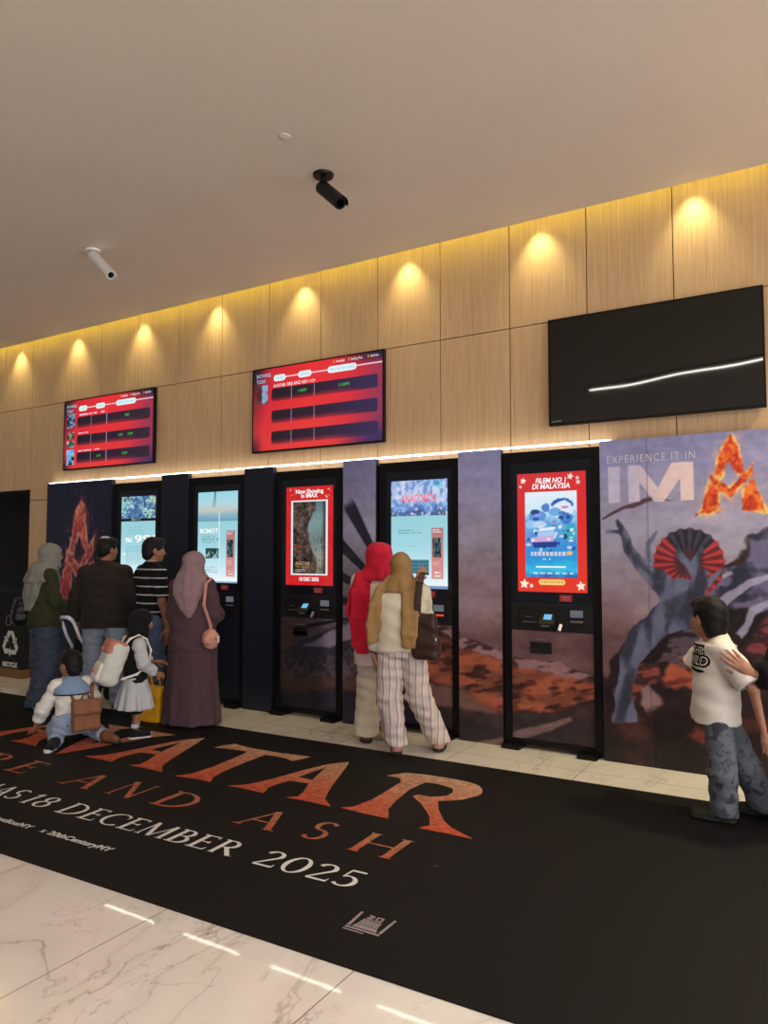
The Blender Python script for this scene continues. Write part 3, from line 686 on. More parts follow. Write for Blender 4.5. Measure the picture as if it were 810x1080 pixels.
def art_k5(X, Z, b):
    u, v = scr_uv(X, Z, *b); n = fbm(u * 7, v * 12, 2); n2 = fbm(u * 20, v * 34, 5); y = v * 1.7
    c = ramp(v + .3 * u, [(0, (206, 52, 58)), (.6, (222, 44, 42)), (1.2, (226, 58, 40))])
    ins = (sdbox(u, v, .115, .865, .158, .878) < 0) * 1.
    pic = ramp(v + (n - .47) * .12, [(.15, (228, 240, 248)), (.32, (206, 230, 246)), (.42, (110, 178, 226)), (.6, (62, 140, 212)), (.74, (44, 150, 216)), (.82, (52, 190, 226)), (.9, (40, 84, 170))])
    def blob(cx, cy, rx, ry, col, a=1., wob=.3):
        nonlocal pic
        d = ((u - cx) / rx) ** 2 + ((y - cy) / ry) ** 2 + (n2 - .47) * wob * 3; pic = over(pic, col, sst(1.15, .85, d) * a)
    for q in ((.66, .46, .16, .09, (40, 96, 180)), (.66, .53, .15, .12, (222, 232, 244)), (.56, .56, .09, .06, (110, 170, 224)), (.3, .62, .12, .09, (96, 150, 218)), (.26, .56, .07, .04, (40, 70, 140)), (.42, .5, .06, .06, (80, 130, 200)), (.72, .66, .08, .08, (70, 120, 200)), (.2, .74, .08, .06, (150, 196, 236)), (.78, .86, .09, .12, (60, 170, 190)), (.33, .74, .1, .05, (190, 212, 240))): blob(*q)
    for q in ((.7, .5, .05, .018, (200, 120, 190)), (.66, .58, .05, .025, (70, 100, 160)), (.3, .6, .05, .012, (180, 170, 220)), (.73, .64, .04, .03, (30, 50, 110)), (.28, .66, .05, .02, (44, 70, 150)), (.7, .92, .03, .04, (30, 60, 90))): blob(*q, .9)
    rs = np.random.RandomState(5)
    for _ in range(90):
        cx, cy = rs.uniform(.16, .83), rs.uniform(.52, 1.12)
        if cy < .9 - .55 * cx + .12 * rs.rand(): continue
        blob(cx, cy, rs.uniform(.012, .04), rs.uniform(.01, .03), [(36, 70, 150), (210, 226, 246), (70, 140, 214), (150, 130, 206), (46, 170, 214), (240, 246, 250), (24, 48, 110)][rs.randint(7)], .8, .5)
    # a small camper van among the clouds
    for P, col in (([(.3, .86), (.54, .82), (.56, .92), (.3, .94)], (170, 200, 236)), ([(.2, .93), (.52, .9), (.53, .99), (.2, 1.0)], (206, 170, 214)), ([(.22, .995), (.58, .985), (.57, 1.06), (.24, 1.07)], (36, 62, 140)), ([(.32, .8), (.56, .77), (.55, .81), (.32, .84)], (226, 238, 248))):
        pic = over(pic, col, sst(.008, -.004, sdpoly(u, y, P)))
    for cx, cy in ((.23, .965), (.46, .95)): pic = over(pic, (255, 240, 250), sst(1.2, .7, ((u - cx) / .022) ** 2 + ((y - cy) / .016) ** 2))
    tt = (np.abs(y - 1.155) < .028) & (u > .2) & (u < .72) & (np.abs((u * 17) % 1 - .5) < .36); pic = over(pic, (226, 214, 226), tt * .9); blob(.76, 1.15, .04, .03, (226, 196, 110))
    pic = px_lines(pic, u, v, .36, .6, .72, .735, 1, (235, 245, 250), 4, .9)
    ins_bar = (np.abs(v - .79) < .006) & (u > .27) & (u < .7); pic = over(pic, (240, 248, 255), ins_bar * .95)
    c = c * (1 - ins[..., None]) + pic * ins[..., None]
    mk = (np.abs(v - .842) < .008) & (u > .19) & (u < .8) & (np.abs((u * 9.5) % 1 - .5) < .33); c = over(c, (220, 228, 246), mk * .85)
    d = sdbox(u, y, .31, .69, .895 * 1.7, .94 * 1.7, .037); c = over(c, (250, 214, 120), sst(.006, -.004, d)); c = over(c, (190, 120, 60), (d < -.02) * (np.abs((u * 24) % 1 - .5) < .3) * .6)
    for cx, cy, r, rt in ((.095, .935 * 1.7, .075, .1), (.20, .95 * 1.7, .035, .4), (.91, .945 * 1.7, .07, -.1), (.09, .06 * 1.7, .05, .2), (.78, .04 * 1.7, .05, .3), (.88, .055 * 1.7, .03, .1), (.89, .09 * 1.7, .035, .2), (.05, .11 * 1.7, .025, .5)):
        c = over(c, (252, 232, 214), sst(.006, -.004, sdpoly(u, y, star(cx, cy, r, .5, rt))))
    return c

def machine(x0, label, art, lower, ztop, texts=None, readers=True):
    x1 = x0 + .785; t = thing('ticket_machine', label, 'ticket machine', ((x0 + x1) / 2, YKIO + .05, 0), group='self-service ticket machines')
    y = YKIO
    MB().box(x0 + .004, x1 - .004, y + .025, y + .085, .045, ztop - .004, .004).build('cabinet', M['black'], t)
    # surrounding frame
    fr = MB(); fw = .062
    fr.box(x0, x0 + fw, y, y + .03, .03, ztop, .003).box(x1 - fw, x1, y, y + .03, .03, ztop, .003).box(x0 + fw - .002, x1 - fw + .002, y, y + .03, ztop - .085, ztop, .003).box(x0 + fw - .002, x1 - fw + .002, y + .002, y + .03, .03, .075, .003)
    fr.build('frame', M['black'], t)
    a0, a1 = x0 + fw, x1 - fw
    # glass face round the screen
    s0, s1, z0, z1 = x0 + .118, x1 - .106, 1.240, 2.187
    fc = MB().box(a0, a1, y + .012, y + .026, z1, ztop - .085).box(a0, a1, y + .012, y + .026, 1.150, z0).box(a0, s0, y + .012, y + .026, z0, z1).box(s1, a1, y + .012, y + .026, z0, z1)
    fc.build('face_plate', M['face'], t)
    b = (s0, s1, z0, z1); ys = y + .0155
    sc = canvas('screen', s0, s1, z0, z1, ys, .0045, lambda X, Z: art(X, Z, b), M['screen'], t)
    for key, lst in (texts or {}).items():
        for (s, u, v, h, w, al, sh, flp) in lst: mb = MB(); wall_text(mb, s, s0 + u * (s1 - s0), z1 - v * (z1 - z0), ys - .0012, h, w, al, .0016 if h > .03 else 0, sh, flp); mb.build('lettering', M[key], sc)
    # sticker under the screen
    cx = x0 + .51
    lb = MB().box(cx - .05, cx + .05, y + .006, y + .0125, 1.168, 1.222, .002).build('red_label', M['redlabel'], t)
    mb = MB(); mb.box(cx - .035, cx + .035, y + .005, y + .0062, 1.197, 1.207).box(cx - .028, cx + .028, y + .005, y + .0062, 1.18, 1.189); mb.build('print_line', M['greyprint'], lb)
    # reader bay
    bz0, bz1 = .935, 1.150
    by = MB().box(a0, a1, y + .018, y + .027, bz0, bz1).box(a0, a0 + .05, y + .006, y + .019, bz0, bz1).box(a0 + .05, a0 + .42, y + .006, y + .019, bz1 - .028, bz1).box(a0 + .05, a1, y + .006, y + .019, bz0, bz0 + .022).box(a0 + .42, a1, y + .004, y + .019, bz0 + .022, bz1, .003).build('reader_bay', M['bay'], t)
    MB().box(a0 + .065, a0 + .24, y + .012, y + .018, bz0 + .03, bz1 - .04, .002).build('receipt_slot', M['dark'], by)
    MB().box(a0 + .09, a0 + .21, y + .0105, y + .0125, bz0 + .062, bz0 + .068).box(a0 + .11, a0 + .17, y + .0105, y + .0125, bz0 + .105, bz0 + .109).build('slot_lip', M['grey'], by)
    rd = MB(); cx = a0 + .305
    V = [(cx - .062, y + .018, bz0 + .022), (cx + .062, y + .018, bz0 + .022), (cx + .062, y - .055, bz0 + .030), (cx - .062, y - .055, bz0 + .030), (cx - .062, y + .018, bz0 + .135), (cx + .062, y + .018, bz0 + .135), (cx + .062, y - .055, bz0 + .062), (cx - .062, y - .055, bz0 + .062)]
    rd.add(V, [(3, 2, 1, 0), (4, 5, 6, 7), (0, 1, 5, 4), (1, 2, 6, 5), (2, 3, 7, 6), (3, 0, 4, 7)])
    rdo = rd.build('card_reader', M['dark'], t)
    e = .0012
    MB().poly([(cx - .03, y - .026, bz0 + .091 + e), (cx + .034, y - .026, bz0 + .091 + e), (cx + .034, y + .012, bz0 + .129 + e), (cx - .03, y + .012, bz0 + .129 + e)]).build('reader_display', M['bluelight'], rdo)
    MB().box(cx - .035, cx + .025, y - .0575, y - .0548, bz0 + .04, bz0 + .05).build('card_slot', M['grey'], rdo)
    MB().tube([(cx + .105, y - .01, bz0 + .055), (cx + .10, y - .045, bz0 + .01)], .017, 4).build('receipt_chute', M['alu'], t)
    pp = MB().box(a0 + .475, a0 + .595, y - .004, y + .006, bz0 + .05, bz1 - .035, .004).build('scanner', M['dark'], t)
    MB().box(a0 + .485, a0 + .585, y - .0058, y - .0035, bz1 - .10, bz1 - .045).build('scanner_window', M['greylight'], pp)
    MB().box(a0 + .485, a0 + .585, y - .0058, y - .0035, bz0 + .075, bz0 + .09).build('scanner_light', M['redlight'] if art is art_k4 else M['grey'], pp)
    # lower door with print
    if lower is None: MB().box(a0, a1, y + .014, y + .026, .075, bz0 - .004, .002).build('lower_door', M['navy'], t)
    else:
        ld = MB().box(a0, a1, y + .0155, y + .026, .075, bz0 - .004).build('lower_door', M['navy'], t)
        canvas('print', a0, a1, .075, bz0 - .004, y + .014, .0075, lower, M['print'], ld)
    tr = MB().box(a0 + .155, a0 + .33, y + .004, y + .0145, .755, .845, .003).build('ticket_tray', M['dark'], t)
    MB().box(a0 + .165, a0 + .32, y + .002, y + .0055, .765, .80).build('tray_lip', M['blackgloss'], tr)
    MB().box(a0 + .19, a0 + .285, y + .0115, y + .0142, .862, .868).build('slot_mark', M['grey'], t)
    for fx in (x0 + .075, x1 - .105):
        MB().box(fx - .075, fx + .075, y - .085, y + .09, .0, .038, .006).box(fx - .045, fx + .045, y - .01, y + .08, .034, .06, .004).build('foot', M['black'], t)
    return t
W = 'wtext'
machine(-7.066, 'first ticket machine beside the flaming letter panel, pale blue screen half hidden by the youth', art_k1, None, 2.345,
        {W: [('%', .11, .545, .05, .13, 'LEFT', .1, False), ('99f', .40, .55, .085, .36, 'LEFT', 0, False), ('v', .04, .70, .035, .07, 'LEFT', .2, False)]})
machine(-5.858, 'second ticket machine, pale sea picture on its screen, behind the woman in the purple robe', art_k2, None, 2.347,
        {W: [('BCMOT', .06, .452, .045, .26, 'LEFT', 0, False)]})
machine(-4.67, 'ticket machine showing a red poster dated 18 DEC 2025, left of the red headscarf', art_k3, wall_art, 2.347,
        {W: [('Now Showing', .5, .068, .040, .33, 'CENTER', 0, False), ('in IMAX', .5, .112, .040, .20, 'CENTER', 0, False), ('18 DEC 2025', .5, .955, .034, .23, 'CENTER', 0, False)], 'otext': [('AVATAR', .36, .80, .036, .18, 'CENTER', 0, False), ('FIRE AND ASH', .36, .822, .014, .16, 'CENTER', 0, False)]})
machine(-3.478, 'ticket machine with blue sky picture and keyboard on screen, used by two women in headscarves', art_k4, wall_art, 2.356,
        {'ptext': [('ANACONDA', .5, .205, .075, .36, 'CENTER', 0, False)]})
machine(-2.288, 'rightmost ticket machine, red screen reading FILEM NO 1 DI MALAYSIA', art_k5, wall_art, 2.366,
        {W: [('FILEM NO 1', .5, .085, .040, .25, 'CENTER', .15, False), ('DI MALAYSIA', .5, .135, .042, .31, 'CENTER', .15, False)]})

# ================================================================== SCREENS ON THE WOOD WALL
def menu_art(two):
    def f(X, Z, b):
        u, v = scr_uv(X, Z, *b); y = v * .54; n = fbm(u * 3, v * 2, 5)
        c = ramp(u + .10 * v, [(0, (40, 20, 40)), (.05, (120, 30, 46)), (.16, (206, 36, 48)), (.5, (228, 46, 50)), (.8, (214, 44, 58)), (1.05, (140, 50, 84))])
        c = over(c, (226, 64, 58), sst(.3, .95, v) * .5 * sst(.9, .6, u))
        c = over(c, (26, 24, 52), sst(.16, .0, v) * sst(.62, 1.0, u) * .95 + 0 * u)
        c = over(c, (34, 36, 92), sst(.6, 1.0, u) * sst(.7, 1.0, v) * (.8 if not two else .55))
        c = over(c, (22, 16, 34), sst(.14, .0, u) * sst(.3, .0, v) * .8 + sst(.1, .0, u) * sst(.75, 1., v) * .75)
        for v0, v1 in ((.25, .405), (.52, .67), (.775, .93)):
            d = sdbox(u, y, .155, .968, v0 * .54, v1 * .54, .018); m = sst(.002, -.002, d)
            tt = np.clip((v - v0) / (v1 - v0), 0, 1)
            bar = ramp(u, [(.1, (26, 16, 32)), (.5, (44, 22, 42)), (1, (50, 42, 84) if not two else (48, 36, 50))])
            bar = bar * (1 - (sst(.55, 1.0, tt) * .55 * sst(1., .6, u))[..., None]) + c * (sst(.55, 1.0, tt) * .55 * sst(1., .6, u))[..., None]
            c = c * (1 - m[..., None]) + bar * m[..., None]
            for ux in (.318, .498): c = over(c, (196, 180, 200), ((np.abs(u - ux) < .0022) & (v > v0) & (v < v1)) * .8)
        c = over(c, (246, 214, 226), ((np.abs(v - .125) < .007) & (u > .17)) * .95)
        for u0, u1 in ((.172, .268), (.372, .475), (.602, .815)):
            d = sdbox(u, y, u0, u1, .088 * .54, .162 * .54, .019); c = over(c, (236, 246, 250), sst(.003, -.001, d)); c = over(c, (150, 214, 224), (d < -.009) * (np.abs((u * 60) % 1 - .5) < .32) * (np.abs(v - .125) < .016) * .8)
        k = fbm(u * 26, v * 20, 13)
        def thumb(v0, v1, A, B):
            nonlocal c
            m = (sdbox(u, v, .03, .125, v0, v1) < 0) * 1.; p = np.array(A)[None, None] * (1 - sst(.35, .6, k)[..., None]) + np.array(B)[None, None] * sst(.35, .6, k)[..., None]; c = c * (1 - m[..., None]) + p * m[..., None]
        if two:
            thumb(.19, .40, (20, 20, 36), (110, 150, 190)); thumb(.46, .56, (50, 60, 40), (170, 140, 140)); thumb(.585, .69, (60, 80, 70), (190, 190, 180)); thumb(.72, .80, (70, 150, 220), (140, 200, 240)); thumb(.80, .95, (16, 26, 44), (120, 170, 210))
            c = px_lines(c, u, v, .17, .62, .20, .243, 1, (246, 205, 224), 3, 1); c = px_lines(c, u, v, .17, .35, .475, .513, 1, (246, 205, 224), 4, 1); c = px_lines(c, u, v, .17, .56, .73, .77, 1, (246, 205, 224), 5, 1)
        else:
            thumb(.19, .425, (60, 30, 34), (96, 60, 66)); m = (sdbox(u, v, .075, .122, .195, .42) < 0) * sst(.25, .5, k); c = over(c, (150, 176, 214), m * .9)
        return c
    return f
def tv(name, label, x0, x1, z0, z1, mk, y=5.705):
    t = thing('wall_screen', label, 'television', ((x0 + x1) / 2, y + .03, (z0 + z1) / 2))
    MB().box(x0, x1, y + .004, y + .045, z0, z1, .006).build('housing', M['black'], t)
    MB().box(x0 + .4, x1 - .4, y + .044, YWOOD - .0005, z0 + .15, z1 - .2).build('wall_bracket', M['dark'], t)
    fr = MB(); w = .013
    fr.box(x0, x1, y, y + .006, z1 - w, z1).box(x0, x1, y, y + .006, z0, z0 + w * 1.3).box(x0, x0 + w, y, y + .006, z0 + w, z1 - w).box(x1 - w, x1, y, y + .006, z0 + w, z1 - w)
    fr.build('bezel', M['black'], t)
    b = (x0 + w, x1 - w, z0 + w * 1.3, z1 - w)
    return t, b, y + .003
TVS = []
for k, (x0, x1) in enumerate(((-8.072, -6.473), (-5.024, -3.455))):
    t, b, y = tv('wall_screen', ['left menu screen, red SHOWING TODAY list with three titled rows', 'middle menu screen, red SHOWING TODAY list with one titled row'][k], x0 * (5.705 / 5.72), x1 * (5.705 / 5.72), 2.556, 3.412, None)
    art = menu_art(k == 0)
    sc = canvas('screen', b[0], b[1], b[2], b[3], y, .0058, lambda X, Z: art(X, Z, b), M['screen'], t)
    W_, H_ = b[1] - b[0], b[3] - b[2]
    def put(m, lst):
        for s, u, v, h, w in lst: mb = MB(); wall_text(mb, s, b[0] + u * W_, b[3] - v * H_, y - .0012, h, w); mb.build('lettering', M[m], sc)
    put('ctext', [('SHOWING', .026, .098, .040, .185), ('TODAY', .026, .168, .040, .125)])
    put('wtext', [('Available', .665, .052, .024, .10), ('Selling Fast', .775, .052, .024, .13), ('Sold Out', .915, .052, .024, .09)] + ([('AVATAR: FIRE AND ASH <13>', .17, .238, .034, .52)] if k == 1 else []))
    put('gtext', [[('10:00PM', .70, .33, .030, .075), ('9:20PM', .635, .60, .030, .07), ('10:30PM', .735, .60, .030, .085), ('8:15PM', .39, .865, .030, .07), ('10:20PM', .675, .865, .030, .09)], [('11:00PM', .372, .335, .030, .10), ('11:30PM', .685, .335, .030, .12)]][k])
    mb = MB()
    for u in (.65, .76, .90): mb.box(b[0] + u * W_ - .006, b[0] + u * W_ + .006, y - .0016, y - .0006, b[3] - .052 * H_, b[3] - .052 * H_ + .024)
    mb.build('legend_mark', M['lamp'] if False else emat('amber_legend_mark', (240, 160, 60), .9), sc)
t, b, y = tv('wall_screen', 'black switched-off screen at the right, reflecting a white light line', -1.900, -.352, 2.560, 3.420, None)
nx, nz = 61, 31
X, Z = np.meshgrid(np.linspace(b[0], b[1], nx), np.linspace(b[2], b[3], nz))
Yw = y - .0006 + .0005 * np.sin(X * 9.0 + .6) * np.sin((Z - b[2]) / (b[3] - b[2]) * PI)
i = np.arange(nx * nz).reshape(nz, nx)
o = link('screen', np.c_[X.ravel(), Yw.ravel(), Z.ravel()], np.stack([i[:-1, :-1], i[:-1, 1:], i[1:, 1:], i[1:, :-1]], -1).reshape(-1, 4), M['offscreen'], t, smooth=True)
MB().box(b[0] + .01, b[0] + .09, y - .001, y + .0005, b[2] + .012, b[2] + .022).build('badge', M['grey'], t)

# ================================================================== RECYCLING BIN
X0, X1, YB = -9.35, -8.545, 5.56
t = thing('recycling_bin', 'tall black recycling bin on a brown plinth in the doorway at the far left', 'bin', ((X0 + X1) / 2, YB + .15, 0))
MB().box(X0, X1, YB, YB + .28, .11, 1.06, .006).build('body', M['void'], t)
MB().box(X0 + .006, X1 - .006, YB + .004, YB + .27, .0, .112).build('plinth', M['plinth'], t)
MB().box(X0 - .005, X1 + .005, YB - .006, YB + .285, 1.055, 1.08, .005).build('lid', M['dark'], t)
cx, cz, rr = -8.80, .415, .155
sg = MB()
def rot(px, pz, a): return (cx + px * math.cos(a) - pz * math.sin(a), YB - .001, cz + px * math.sin(a) + pz * math.cos(a))
for k in range(3):
    a = k * 2 * PI / 3
    for P in ([(-.105, .035), (-.045, .145), (.03, .145), (-.03, .06), (-.045, .075)], [(.03, .145), (.045, .145), (.10, .06), (.125, .075), (.105, .0), (.03, .02), (.055, .035), (.0, .125)]):
        sg.poly([rot(px * 1.12, pz * 1.12, a) for px, pz in P][::-1])
sg.build('recycling_symbol', M['wprint'], t)
mb = MB(); wall_text(mb, 'RECYCLE', cx, .135, YB - .001, .055, w=.30, align='CENTER', bold=.004); mb.build('lettering', M['wprint'], t)
mb = MB(); wall_text(mb, 'WASTE', cx + .04, .685, YB - .001, .030, w=.115); mb.build('lettering', M['greyprint'], t)
mb = MB()
P = [(.0, .06), (.03, .06), (.05, .02), (.05, -.04), (.03, -.055), (-.03, -.055), (-.05, -.04), (-.05, .02), (-.03, .06)]
for k in range(len(P)):
    p, q = P[k - 1], P[k]; mb.tube([(cx - .05 + p[0], YB - .001, .70 + p[1]), (cx - .05 + q[0], YB - .001, .70 + q[1])], .004, 6)
mb.build('bin_icon', M['greyprint'], t)

# ================================================================== CARPET
t = thing('printed_carpet', 'large black carpet printed with AVATAR FIRE AND ASH, lying on the marble floor', 'carpet', (-3.5, 3.65, 0))
sl = .022; CZ = .008
yf = lambda x: 2.405 + sl * x + .0 ; yb = lambda x: 5.075 + sl * x
b = MB(); x0, x1 = -10.5, 2.6
V = [(x0, yf(x0), 0), (x1, yf(x1), 0), (x1, yb(x1), 0), (x0, yb(x0), 0)]; V += [(x, y, CZ) for x, y, _ in V]
b.add(V, [(3, 2, 1, 0), (4, 5, 6, 7), (0, 1, 5, 4), (1, 2, 6, 5), (2, 3, 7, 6), (3, 0, 4, 7)])
b.build('pile', M['carpet'], t)
Mbig = molten_mat('ember_print', .02, .98, 0, (198, 158, 128), (200, 74, 40)); Msml = molten_mat('small_ember_print', -.46, -.12, 0, (176, 120, 84), (190, 88, 52))
Rg = [(-2.591, 3.776), (-2.53, 3.83), (-2.50, 4.0), (-2.52, 4.40), (-2.57, 4.47), (-2.68, 4.475), (-2.64, 4.535), (-2.595, 4.604), (-2.48, 4.63), (-2.37, 4.642), (-2.22, 4.645), (-2.119, 4.633), (-2.04, 4.60), (-1.987, 4.536), (-1.958, 4.46), (-1.966, 4.40), (-2.018, 4.287), (-2.07, 4.235), (-2.135, 4.19), (-2.06, 4.05), (-1.953, 3.906), (-1.87, 3.83), (-1.693, 3.739), (-1.83, 3.737), (-2.022, 3.728), (-1.99, 3.80), (-2.06, 3.93), (-2.20, 4.09), (-2.314, 4.188), (-2.30, 4.235), (-2.21, 4.235), (-2.135, 4.30), (-2.125, 4.38), (-2.165, 4.46), (-2.295, 4.494), (-2.376, 4.48), (-2.395, 4.30), (-2.36, 4.05), (-2.323, 3.90), (-2.26, 3.80), (-2.245, 3.769), (-2.40, 3.765)]
Ag = [(-3.466, 3.739), (-3.37, 3.83), (-3.31, 4.0), (-3.25, 4.28), (-3.19, 4.48), (-3.16, 4.53), (-3.085, 4.62), (-3.02, 4.47), (-2.93, 4.24), (-2.83, 4.0), (-2.76, 3.86), (-2.645, 3.762), (-2.80, 3.765), (-2.991, 3.755), (-2.935, 3.81), (-2.96, 3.9), (-3.034, 4.055), (-3.185, 4.035), (-3.205, 3.93), (-3.21, 3.86), (-3.165, 3.745), (-3.32, 3.748)]
Ah = [(-3.18, 4.13), (-3.155, 4.42), (-3.06, 4.13)]
Tg = [(-4.23, 4.40), (-4.205, 4.50), (-4.165, 4.575), (-4.0, 4.545), (-3.75, 4.545), (-3.56, 4.565), (-3.41, 4.585), (-3.43, 4.50), (-3.46, 4.42), (-3.55, 4.455), (-3.74, 4.45), (-3.735, 4.2), (-3.71, 3.95), (-3.68, 3.83), (-3.62, 3.74), (-3.77, 3.735), (-3.935, 3.71), (-3.87, 3.80), (-3.86, 4.0), (-3.89, 4.3), (-3.915, 4.445), (-4.07, 4.44)]
Vg = [(-5.61, 4.50), (-5.50, 4.42), (-5.36, 4.1), (-5.24, 3.82), (-5.13, 3.63), (-5.07, 3.78), (-4.98, 4.1), (-4.92, 4.35), (-4.80, 4.535), (-5.10, 4.525), (-5.06, 4.42), (-5.09, 4.2), (-5.17, 3.97), (-5.30, 4.25), (-5.36, 4.43), (-5.31, 4.51)]
mb = MB()
def flat_poly(P, z, hole=None):
    """triangulated flat letter with optional hole"""
    bm = bmesh.new(); es = []
    for L in ([P] + ([hole] if hole else [])):
        vs = [bm.verts.new((x, y, z)) for x, y in L]; es += [bm.edges.new((vs[i - 1], vs[i])) for i in range(len(vs))]
    bmesh.ops.triangle_fill(bm, edges=es, use_beauty=True, normal=(0, 0, 1)); mb.bm(bm)
def shift(P, dx): return [(x + dx, y + sl * dx) for x, y in P]
for P_, h_ in ((Rg, None), (Ag, Ah), (Tg, None), (Vg, None), (shift(Ag, -1.425), shift(Ah, -1.425)), (shift(Ag, -2.83), shift(Ah, -2.83))):
    mb = MB(); flat_poly(P_, CZ + .0015, h_); mb.build('title_letter', Mbig, t)
for ch, xa, xb, yy in (('H', -2.225, -1.915, 3.275), ('S', -2.545, -2.385, 3.282), ('A', -2.985, -2.70, 3.258), ('D', -3.66, -3.37, 3.235), ('N', -4.06, -3.80, 3.222), ('A', -4.49, -4.20, 3.20), ('E', -5.10, -4.88, 3.185), ('R', -5.53, -5.24, 3.175), ('I', -5.86, -5.76, 3.17), ('F', -6.3, -6.1, 3.16)):
    mb = MB(); serif_word(mb, ch, (xa, yy), (xb, yy + sl * .3), .262, CZ + .0015); mb.build('subtitle_letter', Msml, t)
mb = MB(); serif_word(mb, 'MAS', (-4.92, 2.823), (-4.43, 2.835), .168, CZ + .0015, .05); mb.build('date_lettering', M['wprint'], t)
mb = MB(); serif_word(mb, '18', (-4.38, 2.832), (-4.13, 2.838), .168, CZ + .0015, .07); mb.build('date_lettering', M['wprint'], t)
mb = MB(); serif_word(mb, 'DECEMBER', (-4.02, 2.838), (-2.66, 2.888), .172, CZ + .0015, .06); mb.build('date_lettering', M['wprint'], t)
mb = MB(); serif_word(mb, '2025', (-2.52, 2.885), (-1.93, 2.908), .180, CZ + .0015, .08); mb.build('date_lettering', M['wprint'], t)
mb = MB()
def floor_text(txt, P0, P1, h):
    V, Fc = text_mesh(txt, h * 1.38, bold=.002); d = np.array(P1) - np.array(P0); Ln = np.linalg.norm(d); d /= Ln; n = np.array([-d[1], d[0]])
    x = (V[:, 0] - V[:, 0].min()) / (V[:, 0].max() - V[:, 0].min()) * Ln
    mb.add([(P0[0] + d[0] * a + n[0] * q, P0[1] + d[1] * a + n[1] * q, CZ + .0015) for a, q in zip(x, V[:, 1])], Fc)
for a_ in (('20thCenturyMY', (-3.735, 2.598), (-3.235, 2.612), .046), ('x', (-3.80, 2.598), (-3.765, 2.599), .046), ('StudiosMY', (-4.24, 2.580), (-3.88, 2.590), .046)):
    mb = MB(); floor_text(*a_); mb.build('handle_lettering', M['wprint'], t)
# studio emblem: slanted block between two light beams
mb = MB(); c0 = np.array((-1.765, 2.60)); ex = np.array((1, .022)); ey = np.array((-.03, 1))
def E(u, v): p = c0 + ex * (u * .165) + ey * (v * .155); return (p[0], p[1], CZ + .0015)
for P in ([(0, .06), (1, .06), (1, .14), (0, .14)], [(.0, .18), (.09, .18), (.05, .98), (-.02, .98)], [(.91, .18), (1.0, .18), (1.03, .98), (.96, .98)], [(.15, .18), (.86, .18), (.80, .33), (.18, .33)], [(.2, .36), (.8, .36), (.78, .44), (.21, .44)], [(.22, .47), (.78, .47), (.77, .56), (.22, .56)], [(.23, .59), (.77, .59), (.76, .66), (.24, .66)], [(.28, .70), (.47, .70), (.47, .75), (.36, .75), (.47, .86), (.42, .92), (.28, .92), (.28, .87), (.38, .86), (.28, .76)], [(.52, .70), (.72, .70), (.72, .75), (.52, .75)], [(.52, .87), (.72, .87), (.72, .92), (.52, .92)], [(.52, .75), (.57, .75), (.57, .87), (.52, .87)], [(.67, .75), (.72, .75), (.72, .87), (.67, .87)], [(0, -.05), (.6, -.05), (.6, .0), (0, .0)]):
    mb.poly([E(*p) for p in P])
mb.build('studio_emblem', M['greyprint'], t)
mb = MB(); q = fl(459, 915); mb.poly([(q[0] - .02, q[1] - .012, CZ + .001), (q[0] + .005, q[1] - .016, CZ + .001), (q[0] + .022, q[1] + .01, CZ + .001), (q[0] + .0, q[1] + .012, CZ + .001)]); mb.build('worn_mark', M['bay'], t)
